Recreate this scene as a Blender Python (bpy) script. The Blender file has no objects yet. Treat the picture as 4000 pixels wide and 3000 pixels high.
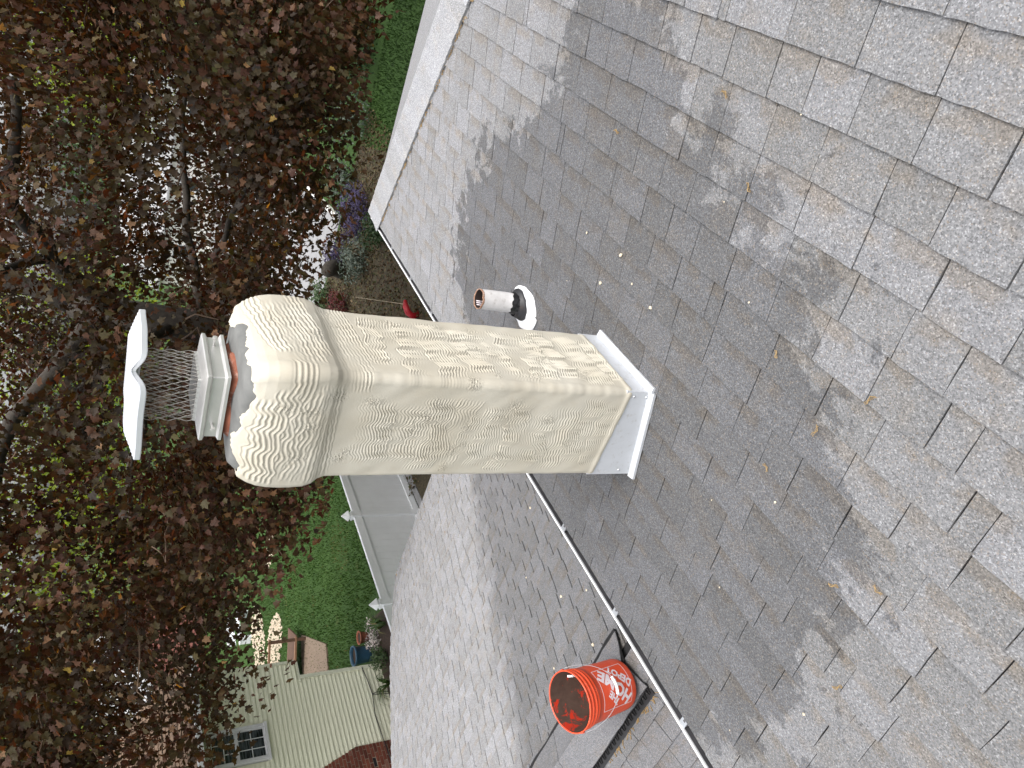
import bpy, bmesh, math, random
import numpy as np
from mathutils import Matrix, Vector

random.seed(11)
RNG = np.random.default_rng(7)
SC = bpy.context.scene
COL = SC.collection
CZ = 6.75                       # height of the camera above the lawn, all x,y are metres from the camera's foot

# ------------------------------------------------------------------ camera
def rot_cam(pitch, roll, yaw):
    cy, sy = math.cos(yaw), math.sin(yaw)
    f = Vector((sy * math.cos(pitch), cy * math.cos(pitch), -math.sin(pitch)))
    r = Vector((cy, -sy, 0))
    d = f.cross(r)
    c, s = math.cos(roll), math.sin(roll)
    return c * r + s * d, -s * r + c * d, f
RIGHT, DOWN, FWD = rot_cam(math.radians(30.497), math.radians(-3.2536), math.radians(56.391))
cam_data = bpy.data.cameras.new('camera')
cam_data.sensor_fit = 'HORIZONTAL'
cam_data.sensor_width = 36.0
cam_data.lens = 2821.26 / 4000 * 36.0
cam_data.clip_start = 0.05
cam_data.clip_end = 9000
cam = bpy.data.objects.new('camera', cam_data)
COL.objects.link(cam)
# the phone was held upright and the picture stored on its side: the picture's right is down
X, Y, Z = DOWN, RIGHT, -FWD
cam.matrix_world = Matrix(((X[0], Y[0], Z[0], 0), (X[1], Y[1], Z[1], 0), (X[2], Y[2], Z[2], CZ), (0, 0, 0, 1)))
SC.camera = cam

# ------------------------------------------------------------------ light
SUN_EL, SUN_AZ = math.radians(68), math.radians(207)      # azimuth measured from +Y towards +X
world = bpy.data.worlds.new('World')
SC.world = world
world.use_nodes = True
wn = world.node_tree
wn.nodes.clear()
sky = wn.nodes.new('ShaderNodeTexSky')
sky.sky_type = 'NISHITA'
sky.sun_disc = False
sky.sun_elevation = SUN_EL
sky.sun_rotation = SUN_AZ
sky.air_density = 1.0
sky.dust_density = 6.0
sky.ozone_density = 0.6
hsv = wn.nodes.new('ShaderNodeHueSaturation')            # an overcast sky has next to no colour
hsv.inputs['Saturation'].default_value = 0.25
bg = wn.nodes.new('ShaderNodeBackground')
bg.inputs['Strength'].default_value = 0.15
wo = wn.nodes.new('ShaderNodeOutputWorld')
wn.links.new(sky.outputs[0], hsv.inputs['Color'])
wn.links.new(hsv.outputs[0], bg.inputs['Color'])
wn.links.new(bg.outputs[0], wo.inputs['Surface'])
sun_data = bpy.data.lights.new('sun', 'SUN')
sun_data.energy = 0.55
sun_data.angle = math.radians(75)
sun_data.color = (1.0, 0.965, 0.91)
sun = bpy.data.objects.new('sun', sun_data)
COL.objects.link(sun)
sd = Vector((math.sin(SUN_AZ) * math.cos(SUN_EL), math.cos(SUN_AZ) * math.cos(SUN_EL), math.sin(SUN_EL)))
sun.rotation_euler = sd.to_track_quat('Z', 'Y').to_euler()
sun.location = (0, -10, 30)
SC.view_settings.view_transform = 'Standard'
SC.view_settings.look = 'None'
SC.view_settings.exposure = 1.15
SC.view_settings.gamma = 1.0
SC.view_settings.use_curve_mapping = False
SC.cycles.max_bounces = 6
SC.cycles.diffuse_bounces = 3
SC.cycles.glossy_bounces = 3
SC.cycles.transparent_max_bounces = 6
SC.cycles.caustics_reflective = False
SC.cycles.caustics_refractive = False

# ------------------------------------------------------------------ helpers
def mesh_data(name, verts, faces, mats=(), smooth=False, fmat=None):
    me = bpy.data.meshes.new(name)
    me.from_pydata([tuple(v) for v in verts], [], [tuple(f) for f in faces])
    for m in (mats if isinstance(mats, (list, tuple)) else (mats,)):
        me.materials.append(m)
    if fmat is not None:
        me.polygons.foreach_set('material_index', list(fmat))
    if smooth:
        me.polygons.foreach_set('use_smooth', [True] * len(me.polygons))
    me.update()
    return me

def mesh_np(name, V, F, mats=(), smooth=False):
    """V (n,3), F (m,k) with one k for all faces"""
    V = np.ascontiguousarray(V, dtype=np.float32)
    F = np.ascontiguousarray(F, dtype=np.int32)
    me = bpy.data.meshes.new(name)
    me.vertices.add(len(V))
    me.vertices.foreach_set('co', V.ravel())
    k = F.shape[1]
    me.loops.add(F.size)
    me.loops.foreach_set('vertex_index', F.ravel())
    me.polygons.add(len(F))
    me.polygons.foreach_set('loop_start', np.arange(0, F.size, k, dtype=np.int32))
    me.polygons.foreach_set('loop_total', np.full(len(F), k, dtype=np.int32))
    if smooth:
        me.polygons.foreach_set('use_smooth', np.ones(len(F), dtype=bool))
    for m in (mats if isinstance(mats, (list, tuple)) else (mats,)):
        me.materials.append(m)
    me.update(calc_edges=True)
    me.validate()
    return me

def link(name, me, parent=None, mw=None, kind=None):
    o = bpy.data.objects.new(name, me)
    COL.objects.link(o)
    if parent is not None:
        o.parent = parent
        base = parent['_mw'] if '_mw' in parent else None
        pm = Matrix(PM[parent.name]) if parent.name in PM else Matrix.Identity(4)
        m = mw if mw is not None else Matrix.Identity(4)
        o.matrix_basis = pm.inverted() @ m
        PM[o.name] = m
    else:
        m = mw if mw is not None else Matrix.Identity(4)
        o.matrix_basis = m
        PM[o.name] = m
    if kind:
        o['kind'] = kind
    return o
PM = {}          # world matrices of everything linked

def thing(name, label, cat, loc=(0, 0, 0), group=None, mw=None):
    o = link(name, None, None, mw if mw is not None else Matrix.Translation(loc))
    o.empty_display_size = 0.1
    tag(o, label, cat, group)
    return o

def tag(o, label, cat, group=None, kind=None):
    o['label'] = label
    o['category'] = cat
    if group: o['group'] = group
    if kind: o['kind'] = kind
    return o

class MB:
    """collects simple shapes into one mesh"""
    def __init__(self): self.v, self.f, self.m = [], [], []
    def add(self, verts, faces, mi=0):
        b = len(self.v)
        self.v += [tuple(v) for v in verts]
        self.f += [tuple(b + i for i in f) for f in faces]
        self.m += [mi] * len(faces)
    def box(self, a, b, mi=0, M=None):
        x0, y0, z0 = a; x1, y1, z1 = b
        vs = [Vector(p) for p in ((x0,y0,z0),(x1,y0,z0),(x1,y1,z0),(x0,y1,z0),(x0,y0,z1),(x1,y0,z1),(x1,y1,z1),(x0,y1,z1))]
        if M is not None: vs = [M @ v for v in vs]
        self.add(vs, [(0,3,2,1),(4,5,6,7),(0,1,5,4),(1,2,6,5),(2,3,7,6),(3,0,4,7)], mi)
    def prism(self, poly, z0, z1, mi=0, M=None, zf=None):
        n = len(poly)
        vs = [Vector((p[0], p[1], z0)) for p in poly] + [Vector((p[0], p[1], z1)) for p in poly]
        if M is not None: vs = [M @ v for v in vs]
        fs = [tuple(reversed(range(n))), tuple(range(n, 2*n))] + [(i, (i+1) % n, n + (i+1) % n, n + i) for i in range(n)]
        self.add(vs, fs, mi)
    def tube(self, pts, rad, n=6, mi=0, caps=True):
        pts = [Vector(p) for p in pts]
        if not isinstance(rad, (list, tuple)): rad = [rad] * len(pts)
        rings = []
        up = None
        for i, p in enumerate(pts):
            t = (pts[min(i+1, len(pts)-1)] - pts[max(i-1, 0)])
            if t.length < 1e-9: t = Vector((0,0,1))
            t.normalize()
            if up is None:
                up = Vector((0,0,1)) if abs(t.z) < .9 else Vector((1,0,0))
            s = t.cross(up)
            if s.length < 1e-6: s = t.orthogonal()
            s.normalize(); u = s.cross(t); up = u
            rings.append([p + rad[i] * (math.cos(2*math.pi*k/n) * s + math.sin(2*math.pi*k/n) * u) for k in range(n)])
        vs = [v for r in rings for v in r]
        fs = []
        for i in range(len(pts)-1):
            for k in range(n):
                fs.append((i*n+k, i*n+(k+1)%n, (i+1)*n+(k+1)%n, (i+1)*n+k))
        if caps:
            fs.append(tuple(reversed(range(n)))); fs.append(tuple((len(pts)-1)*n+k for k in range(n)))
        self.add(vs, fs, mi)
    def lathe(self, prof, n=32, mi=0, M=None, cap_top=False, cap_bot=False):
        vs, fs = [], []
        for r, z in prof:
            for k in range(n):
                a = 2*math.pi*k/n
                vs.append(Vector((r*math.cos(a), r*math.sin(a), z)))
        if M is not None: vs = [M @ v for v in vs]
        m = len(prof)
        for i in range(m-1):
            for k in range(n):
                fs.append((i*n+k, i*n+(k+1)%n, (i+1)*n+(k+1)%n, (i+1)*n+k))
        if cap_bot: fs.append(tuple(reversed(range(n))))
        if cap_top: fs.append(tuple((m-1)*n+k for k in range(n)))
        self.add(vs, fs, mi)
    def build(self, name, mats, parent=None, smooth=False, mw=None, kind=None):
        """verts are world coordinates unless mw is given"""
        me = mesh_data(name, self.v, self.f, mats, smooth, self.m)
        return link(name, me, parent, mw, kind)

def W(x, y, z): return Vector((x, y, z + CZ))     # camera-relative metres to world

# ------------------------------------------------------------------ materials
class NT:
    def __init__(self, name):
        self.mat = bpy.data.materials.new(name)
        self.mat.use_nodes = True
        self.t = self.mat.node_tree
        self.t.nodes.clear()
        self.out = self.n('ShaderNodeOutputMaterial')
        self.b = self.n('ShaderNodeBsdfPrincipled')
        self.t.links.new(self.b.outputs[0], self.out.inputs['Surface'])
    def n(self, typ, **kw):
        nd = self.t.nodes.new(typ)
        for k, v in kw.items(): setattr(nd, k, v)
        return nd
    def l(self, a, b): self.t.links.new(a, b)
    def set(self, sock, v):
        if hasattr(v, 'links') or isinstance(v, bpy.types.NodeSocket): self.l(v, sock)
        else: sock.default_value = v
    def pos(self):
        return self.n('ShaderNodeNewGeometry').outputs['Position']
    def objc(self):
        return self.n('ShaderNodeTexCoord').outputs['Object']
    def noise(self, vec, scale, detail=3, rough=.55, dist=0.0, out='Fac'):
        nd = self.n('ShaderNodeTexNoise')
        nd.inputs['Scale'].default_value = scale; nd.inputs['Detail'].default_value = detail
        nd.inputs['Roughness'].default_value = rough; nd.inputs['Distortion'].default_value = dist
        if vec is not None: self.l(vec, nd.inputs['Vector'])
        return nd.outputs[out]
    def voro(self, vec, scale, out='Color', feature='F1'):
        nd = self.n('ShaderNodeTexVoronoi', feature=feature)
        nd.inputs['Scale'].default_value = scale
        self.l(vec, nd.inputs['Vector'])
        return nd.outputs[out]
    def math(self, op, a, b=0.0, c=None, clamp=False):
        nd = self.n('ShaderNodeMath', operation=op, use_clamp=clamp)
        self.set(nd.inputs[0], a); self.set(nd.inputs[1], b)
        if c is not None: self.set(nd.inputs[2], c)
        return nd.outputs[0]
    def ramp(self, fac, stops, interp='LINEAR'):
        nd = self.n('ShaderNodeValToRGB')
        cr = nd.color_ramp
        cr.interpolation = interp
        while len(cr.elements) < len(stops): cr.elements.new(0.5)
        for e, (p, c) in zip(cr.elements, stops):
            e.position = p
            e.color = (c, c, c, 1) if isinstance(c, (int, float)) else (*c, 1)
        self.l(fac, nd.inputs[0])
        return nd.outputs[0]
    def mix(self, fac, a, b, blend='MIX'):
        nd = self.n('ShaderNodeMix', data_type='RGBA', blend_type=blend)
        self.set(nd.inputs[0], fac)
        for s, v in ((nd.inputs[6], a), (nd.inputs[7], b)):
            if isinstance(v, (tuple, list)): s.default_value = (*v, 1)
            elif isinstance(v, (int, float)): s.default_value = (v, v, v, 1)
            else: self.l(v, s)
        return nd.outputs[2]
    def smooth(self, v, lo, hi):
        nd = self.n('ShaderNodeMapRange', interpolation_type='SMOOTHSTEP')
        self.set(nd.inputs[0], v)
        nd.inputs[1].default_value = lo; nd.inputs[2].default_value = hi
        return nd.outputs[0]
    def bump(self, h, strength=.4, dist=.002):
        nd = self.n('ShaderNodeBump')
        nd.inputs['Strength'].default_value = strength; nd.inputs['Distance'].default_value = dist
        self.l(h, nd.inputs['Height']); self.l(nd.outputs[0], self.b.inputs['Normal'])
    def base(self, c):
        s = self.b.inputs['Base Color']
        if isinstance(c, (tuple, list)): s.default_value = (*c, 1)
        else: self.l(c, s)
    def fin(self, rough=.6, metal=0.0, spec=.5):
        self.set(self.b.inputs['Roughness'], rough)
        self.b.inputs['Metallic'].default_value = metal
        self.b.inputs['Specular IOR Level'].default_value = spec
        return self.mat

def plain(name, c, rough=.6, metal=0.0, var=.12, scale=30, spec=.5, bump=0.0, dirt=None, dirt_amt=.5, dirt_scale=12):
    t = NT(name)
    p = t.pos()
    nz = t.noise(p, scale, 4, .6)
    col = t.mix(t.ramp(nz, [(.3, 0.0), (.7, 1.0)]), tuple(x * (1 - var) for x in c), tuple(min(1, x * (1 + var)) for x in c))
    if dirt:
        m = t.ramp(t.noise(p, dirt_scale, 6, .7), [(.55, 0.0), (.72, dirt_amt)])
        col = t.mix(m, col, dirt)
    t.base(col)
    if bump: t.bump(nz, bump, .003)
    return t.fin(rough, metal, spec)

def shingle_mat(name, per_object, where):
    """grey mineral-granule asphalt; where: 'main' or 'garage' chooses the weathering zones (roof stains that stay put)"""
    t = NT(name)
    p = t.pos()
    sep = t.n('ShaderNodeSeparateXYZ'); t.l(p, sep.inputs[0])
    x, y = sep.outputs[0], sep.outputs[1]
    big = t.noise(p, 2.6, 6, .66)
    blot = t.noise(p, 7.5, 6, .68, .6)
    if where == 'main':
        # darker clean patch round the chimney, pale lichen bloom beyond it
        dx = t.math('SUBTRACT', x, 1.80)
        pos = t.math('MULTIPLY', t.math('MAXIMUM', dx, 0.0), .80)
        neg = t.math('MINIMUM', dx, 0.0)
        dx2 = t.math('ADD', pos, neg)
        dy = t.math('SUBTRACT', y, 1.38)
        d = t.math('SQRT', t.math('ADD', t.math('MULTIPLY', dx2, dx2), t.math('MULTIPLY', dy, dy)))
        d = t.math('ADD', d, t.math('MULTIPLY', t.math('SUBTRACT', big, .5), .7))
        d = t.math('ADD', d, t.math('MULTIPLY', t.math('SUBTRACT', blot, .5), 1.25))
        for (lx, ly, lr, la) in ((2.28, -.05, .38, .42), (3.35, 1.40, .55, .40)):
            ex, ey = t.math('SUBTRACT', x, lx), t.math('SUBTRACT', y, ly)
            q2 = t.math('ADD', t.math('MULTIPLY', ex, ex), t.math('MULTIPLY', ey, ey))
            d = t.math('SUBTRACT', d, t.math('MULTIPLY', t.math('EXPONENT', t.math('MULTIPLY', q2, -1 / lr ** 2)), la))
        light = t.smooth(d, 1.13, 1.20)
        far = t.smooth(x, 2.0, 4.2)
    else:
        d = t.math('ADD', y, t.math('MULTIPLY', t.math('SUBTRACT', big, .5), .9))
        d = t.math('ADD', d, t.math('MULTIPLY', t.math('SUBTRACT', blot, .5), .4))
        light = t.smooth(d, 4.0, 4.5)
        far = light
    dark_c, light_c, far_c = (.113, .115, .120), (.184, .186, .190), (.243, .246, .253)
    if name == 'hip_cap_shingle': light = t.math('MULTIPLY', 1.0, 1.0)
    if where == 'garage': dark_c, light_c, far_c = (.148, .150, .156), (.252, .255, .263), (.26, .263, .271)
    if name == 'hip_cap_shingle': far_c = light_c = (.335, .34, .35)
    col = t.mix(light, dark_c, t.mix(far, light_c, far_c))
    # tone of each tab
    rnd = t.n('ShaderNodeObjectInfo').outputs['Random'] if per_object else t.n('ShaderNodeNewGeometry').outputs['Random Per Island']
    col = t.mix(1.0, col, t.ramp(rnd, [(0, (.89, .885, .875)), (.35, (.97, .965, .96)), (.7, (1.03, 1.03, 1.04)), (1, (1.10, 1.10, 1.12))]), 'MULTIPLY')
    # brownish dirt held below the butts
    tan = t.ramp(t.noise(p, 9, 4, .6), [(.54, 0.0), (.68, .4)])
    col = t.mix(tan, col, t.mix(1.0, col, (1.07, .95, .80), 'MULTIPLY'))
    col = t.mix(t.ramp(t.noise(p, 16, 3, .6), [(.3, .35), (.7, 0.0)]), col, t.mix(1.0, col, (.72, .73, .76), 'MULTIPLY'))
    # the printed tan patch on the upper part of a tab, under the butt of the course above
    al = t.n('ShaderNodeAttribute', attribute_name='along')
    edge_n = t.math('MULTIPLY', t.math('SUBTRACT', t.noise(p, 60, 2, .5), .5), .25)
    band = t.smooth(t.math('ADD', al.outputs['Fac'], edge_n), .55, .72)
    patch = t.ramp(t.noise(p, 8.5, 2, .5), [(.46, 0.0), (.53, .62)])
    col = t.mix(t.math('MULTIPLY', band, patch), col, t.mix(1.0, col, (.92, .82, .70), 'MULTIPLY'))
    # granules
    g1 = t.n('ShaderNodeSeparateColor'); t.l(t.voro(p, 330), g1.inputs[0])
    col = t.mix(1.0, col, t.ramp(g1.outputs[0], [(0, .56), (.25, .83), (.6, 1.0), (.86, 1.16), (1, 1.7)]), 'MULTIPLY')
    gn = t.noise(p, 140, 2, .6)
    col = t.mix(1.0, col, t.ramp(gn, [(.3, .80), (.7, 1.2)]), 'MULTIPLY')
    col = t.mix(t.ramp(g1.outputs[1], [(.92, 0.0), (.96, .28)]), col, (.33, .25, .17))
    t.base(col)
    t.bump(t.math('ADD', g1.outputs[0], gn), .55, .0016)
    return t.fin(.82, 0, .35)

def cap_mat():
    m = shingle_mat('hip_cap_shingle', True, 'garage')
    return m

def leaf_mat(name, stops, rough=.42, trans=.25, tr_col=None):
    t = NT(name)
    at = t.n('ShaderNodeAttribute', attribute_name='tint')
    col = t.ramp(at.outputs['Fac'], stops)
    nz = t.noise(t.pos(), 60, 2)
    col = t.mix(1.0, col, t.ramp(nz, [(.3, .75), (.7, 1.25)]), 'MULTIPLY')
    t.base(col)
    t.fin(rough, 0, .32)
    tr = t.n('ShaderNodeBsdfTranslucent')
    t.l(t.mix(1.0, col, tr_col or (1.6, 1.1, .6), 'MULTIPLY'), tr.inputs['Color'])
    ms = t.n('ShaderNodeMixShader'); ms.inputs[0].default_value = trans
    t.l(t.b.outputs[0], ms.inputs[1]); t.l(tr.outputs[0], ms.inputs[2])
    t.l(ms.outputs[0], t.out.inputs['Surface'])
    return t.mat

def stucco_mat():
    t = NT('stucco')
    p = t.pos()
    nz = t.noise(p, 7, 5, .6); fine = t.noise(p, 260, 3, .6); mid = t.noise(p, 28, 4, .65)
    col = t.mix(t.ramp(nz, [(.35, 0.0), (.65, 1.0)]), (.50, .462, .378), (.57, .54, .462))
    col = t.mix(t.ramp(mid, [(.5, 0.0), (.72, .5)]), col, (.47, .415, .32))
    t.base(col)
    t.bump(fine, .25, .0012)
    return t.fin(.85, 0, .25)

def siding_mat():
    t = NT('siding')
    p = t.pos()
    mp = t.n('ShaderNodeMapping'); mp.inputs['Scale'].default_value = (.6, 1, 9)
    t.l(p, mp.inputs[0])
    nz = t.noise(mp.outputs[0], 6, 4)
    col = t.mix(t.ramp(nz, [(.35, 0.0), (.65, 1.0)]), (.75, .755, .585), (.80, .80, .63))
    t.base(col)
    return t.fin(.5, 0, .4)

def lawn_mat():
    t = NT('lawn_grass')
    p = t.pos()
    a = t.noise(p, 1.1, 6, .7); b = t.noise(p, 26, 4, .7); c = t.noise(p, .5, 4, .6)
    col = t.mix(t.ramp(b, [(.3, 0.0), (.7, 1.0)]), (.016, .042, .007), (.05, .098, .018))
    col = t.mix(t.ramp(a, [(.62, 0.0), (.74, .7)]), col, (.17, .15, .06))
    col = t.mix(t.ramp(c, [(.4, 0.0), (.6, .5)]), col, (.022, .052, .010))
    t.base(col)
    t.bump(b, .8, .04)
    return t.fin(.8, 0, .2)

M = {}
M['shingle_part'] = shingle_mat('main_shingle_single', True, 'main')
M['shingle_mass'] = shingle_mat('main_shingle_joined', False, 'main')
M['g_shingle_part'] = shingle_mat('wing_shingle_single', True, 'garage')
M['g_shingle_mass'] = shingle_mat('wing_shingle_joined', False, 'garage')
M['hip_cap'] = cap_mat()
M['deck'] = plain('asphalt_underlay', (.012, .012, .013), .9, var=.3)
M['stucco'] = stucco_mat()
M['cement'] = plain('grey_cement', (.145, .147, .142), .8, var=.18, scale=18, bump=.25, dirt=(.13, .13, .127), dirt_amt=.6)
M['clay'] = plain('terracotta_flue', (.26, .085, .045), .8, var=.2, scale=25, bump=.3, dirt=(.5, .42, .36), dirt_amt=.6, dirt_scale=30)
M['white_metal'] = plain('white_painted_metal', (.55, .57, .60), .38, var=.05, scale=9, dirt=(.33, .31, .27), dirt_amt=.55, dirt_scale=38)
M['white_clean'] = plain('white_enamel', (.80, .81, .83), .35, var=.03, scale=9)
M['steel'] = plain('stainless_steel', (.66, .65, .63), .42, .55, var=.06, scale=14)
M['mesh_steel'] = plain('mesh_steel', (.36, .34, .31), .4, .6, var=.1)
M['lid_metal'] = plain('bright_lid_metal', (.68, .70, .74), .33, .35, var=.03, scale=9)
M['galv'] = plain('galvanised_hanger', (.62, .64, .66), .35, .8, var=.1)
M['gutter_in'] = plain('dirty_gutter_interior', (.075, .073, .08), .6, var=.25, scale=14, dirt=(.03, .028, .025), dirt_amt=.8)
M['rubber'] = plain('black_rubber', (.018, .018, .02), .5, var=.3, scale=40, dirt=(.09, .05, .03), dirt_amt=.5)
M['tar'] = plain('roofing_tar', (.01, .01, .011), .25, var=.4, scale=60, bump=.6)
M['pipe'] = plain('weathered_white_pipe', (.66, .645, .64), .6, var=.10, scale=22, dirt=(.36, .33, .30), dirt_amt=.55, dirt_scale=40)
M['rust'] = plain('rusty_rim', (.30, .17, .11), .7, var=.3, scale=80, dirt=(.6, .56, .53), dirt_amt=.8, dirt_scale=70)
M['bore_dark'] = plain('dark_pipe_bore', (.03, .018, .015), .8, var=.3)  # even dark brown for the inside of the vent pipe
M['black_vent'] = plain('black_vent_plastic', (.014, .014, .015), .55, var=.2)
M['orange'] = plain('orange_plastic', (.70, .075, .024), .42, var=.07, scale=10, dirt=(.75, .35, .25), dirt_amt=.25, dirt_scale=55)
M['bucket_in'] = None
M['print'] = plain('white_print', (.74, .66, .70), .45, var=.06, scale=60)
M['wire'] = plain('bail_wire', (.42, .42, .44), .4, .8, var=.05)
M['brick'] = None
M['siding'] = siding_mat()
M['trim'] = plain('pale_trim', (.70, .71, .57), .5, var=.04, scale=5)
M['vinyl'] = plain('white_vinyl', (.84, .855, .88), .4, var=.03, scale=3)
M['mortar'] = plain('mortar', (.42, .36, .28), .9, var=.15, scale=30)
M['window_frame'] = plain('window_frame_white', (.70, .70, .72), .4, var=.04)
M['lawn'] = lawn_mat()
M['mulch'] = plain('dark_mulch', (.045, .028, .02), .95, var=.5, scale=22, bump=1.0, dirt=(.10, .07, .05), dirt_amt=.7, dirt_scale=30)
M['soil'] = plain('garden_soil_litter', (.055, .045, .024), .95, var=.55, scale=16, bump=1.0, dirt=(.15, .10, .055), dirt_amt=.8, dirt_scale=20)
M['concrete'] = plain('pale_concrete', (.25, .25, .255), .85, var=.08, scale=3, dirt=(.21, .205, .2), dirt_amt=.4, dirt_scale=2)
M['paver'] = plain('tan_concrete_pad', (.17, .125, .09), .9, var=.12, scale=8, bump=.3)
M['bark'] = plain('maple_bark', (.05, .042, .034), .9, var=.4, scale=14, bump=1.0, dirt=(.11, .10, .085), dirt_amt=.5, dirt_scale=9)
M['twig'] = plain('maple_twig', (.13, .085, .055), .8, var=.35, scale=12)
M['deckwood'] = plain('brown_stained_wood', (.10, .052, .032), .7, var=.25, scale=9)
M['deckrail'] = plain('tan_stained_wood', (.22, .12, .07), .7, var=.2, scale=9)
M['blue_pot'] = plain('blue_glaze', (.03, .09, .15), .35, var=.12, scale=9)
M['terracotta'] = plain('terracotta_pot', (.30, .10, .055), .8, var=.15)
M['stone'] = plain('cream_stone', (.46, .385, .29), .85, var=.2, scale=9)
M['red'] = plain('red_plastic', (.42, .012, .022), .4, var=.1)
M['cable'] = plain('black_cable', (.012, .012, .014), .6, var=.1)
M['crumb'] = plain('plaster_crumb', (.56, .49, .37), .85, var=.12, scale=80)
M['catkin'] = plain('dry_catkin', (.27, .185, .085), .9, var=.3, scale=90)
M['grey_roof'] = plain('pale_grey_roofing', (.36, .36, .37), .9, var=.12, scale=6)
M['far_wall'] = plain('far_white_wall', (.74, .72, .68), .7, var=.04)
M['far_pink'] = plain('far_brick_pink', (.27, .10, .085), .8, var=.2, scale=20)
M['masonry'] = plain('masonry_core', (.3, .28, .25), .9)
M['far_glass'] = plain('far_window_dark', (.03, .035, .04), .15, var=.2, scale=2)

def brown_roof_mat():
    t = NT('brown_roof_shingle'); p = t.pos()
    col = t.mix(t.ramp(t.noise(p, 9, 4), [(.3, 0.0), (.7, 1.0)]), (.095, .060, .040), (.165, .112, .075))
    rnd = t.n('ShaderNodeNewGeometry').outputs['Random Per Island']
    col = t.mix(1.0, col, t.ramp(rnd, [(0, .75), (1, 1.25)]), 'MULTIPLY')
    t.base(col); return t.fin(.85, 0, .3)
M['brown_roof'] = brown_roof_mat()

def brick_mat():
    t = NT('red_brick'); p = t.pos()
    rnd = t.n('ShaderNodeObjectInfo').outputs['Random']
    col = t.ramp(rnd, [(0, (.10, .03, .02)), (.3, (.16, .045, .028)), (.8, (.21, .065, .04)), (1, (.24, .12, .09))])
    col = t.mix(1.0, col, t.ramp(t.noise(p, 30, 4), [(.3, .75), (.7, 1.2)]), 'MULTIPLY')
    t.base(col); t.bump(t.noise(p, 70, 3), .4, .004)
    return t.fin(.88, 0, .3)
M['brick'] = brick_mat()

def bucket_in_mat():
    t = NT('bucket_inside_residue'); p = t.objc()
    m = t.ramp(t.noise(p, 11, 6, .68, .8), [(.54, 0.0), (.60, 1.0)])
    res = t.mix(t.noise(p, 30, 4), (.05, .03, .024), (.13, .085, .065))
    t.base(t.mix(m, res, (.55, .035, .014)))
    t.bump(t.noise(p, 50, 4), .4, .004)
    return t.fin(.55, 0, .4)
M['bucket_in'] = bucket_in_mat()

def glass_mat():
    t = NT('window_glass'); p = t.pos()
    mp = t.n('ShaderNodeMapping'); mp.inputs['Scale'].default_value = (.35, 1, 3.2); t.l(p, mp.inputs[0])
    t.base(t.mix(t.ramp(t.noise(mp.outputs[0], 9, 3), [(.42, 0.0), (.6, 1.0)]), (.012, .014, .017), (.07, .08, .09)))
    return t.fin(.08, 0, .5)
M['glass'] = glass_mat()
MAPLE_STOPS = [(0, (.014, .009, .005)), (.2, (.036, .021, .010)), (.42, (.050, .040, .013)), (.58, (.058, .022, .014)),
               (.74, (.105, .052, .024)), (.87, (.062, .068, .022)), (.95, (.22, .12, .065)), (1, (.32, .23, .04))]
M['maple'] = leaf_mat('maple_leaf', MAPLE_STOPS, .58, .30, (2.2, 1.15, .4))
M['lime'] = leaf_mat('lime_leaf', [(0, (.07, .10, .012)), (.5, (.16, .20, .025)), (1, (.30, .33, .05))], .5, .5, (1.6, 1.7, .6))
M['shrub'] = leaf_mat('shrub_leaf', [(0, (.012, .03, .010)), (.5, (.03, .065, .02)), (1, (.08, .12, .05))], .5, .2, (1.2, 1.5, .6))
M['greyleaf'] = leaf_mat('silver_leaf', [(0, (.05, .065, .05)), (.6, (.12, .15, .12)), (1, (.20, .23, .19))], .6, .2, (1.1, 1.3, .9))
M['purple'] = leaf_mat('purple_flower', [(0, (.025, .02, .05)), (.5, (.065, .05, .12)), (1, (.14, .12, .22))], .6, .2, (1.1, 1.0, 1.3))
M['redleaf'] = leaf_mat('red_barberry', [(0, (.05, .008, .012)), (.6, (.11, .02, .02)), (1, (.2, .06, .03))], .5, .25, (1.6, .8, .6))
M['litter'] = leaf_mat('dry_litter', [(0, (.04, .025, .012)), (.5, (.10, .06, .03)), (.8, (.05, .07, .02)), (1, (.18, .13, .07))], .7, .15)
M['blade'] = leaf_mat('grass_blade', [(0, (.014, .036, .006)), (.6, (.044, .092, .016)), (.9, (.065, .095, .024)), (1, (.17, .14, .06))], .6, .25, (1.1, 1.3, .5))
M['whiteflower'] = leaf_mat('white_flower', [(0, (.5, .42, .40)), (1, (.78, .72, .70))], .6, .2, (1, 1, 1))

# ------------------------------------------------------------------ roof planes
SM, SG = 0.29308, 0.26983
def frame(ax, dn, origin):
    ax = Vector(ax).normalized(); dn = Vector(dn).normalized(); n = ax.cross(dn)
    o = Vector(origin)
    return Matrix(((ax.x, dn.x, n.x, o.x), (ax.y, dn.y, n.y, o.y), (ax.z, dn.z, n.z, o.z), (0, 0, 0, 1)))
H0, EAVE_Y = 1.40, 2.14
def roof_z(x, y): return -SM * y - H0
SLM, SLG = math.sqrt(1 + SM * SM), math.sqrt(1 + SG * SG)
ROOF = frame((1, 0, 0), (0, 1, -SM), W(0, EAVE_Y, roof_z(0, EAVE_Y)))         # local (x, s downslope, n)
HIP = 3.59                                                                     # hip runs where x - y = HIP
HG, EAVE_X, RIDGE_X = 2.03, 6.0, 1.61
def wing_z(x): return -SG * x - HG
RIDGE_Z = wing_z(RIDGE_X)
WINGF = frame((0, -1, 0), (1, 0, -SG), W(RIDGE_X, 0, RIDGE_Z))                 # far slope: local (-y, s, n)
WINGN = frame((0, 1, 0), (-1, 0, -SG), W(RIDGE_X, 0, RIDGE_Z))                 # near slope: local (y, s, n)

def to_px(w):
    d = Vector(w) - Vector((0, 0, CZ))
    c = d.dot(FWD)
    if c < .05: return None
    return 2000 + d.dot(DOWN) / c * 2821.26, 1500 - d.dot(RIGHT) / c * 2821.26, c

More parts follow.
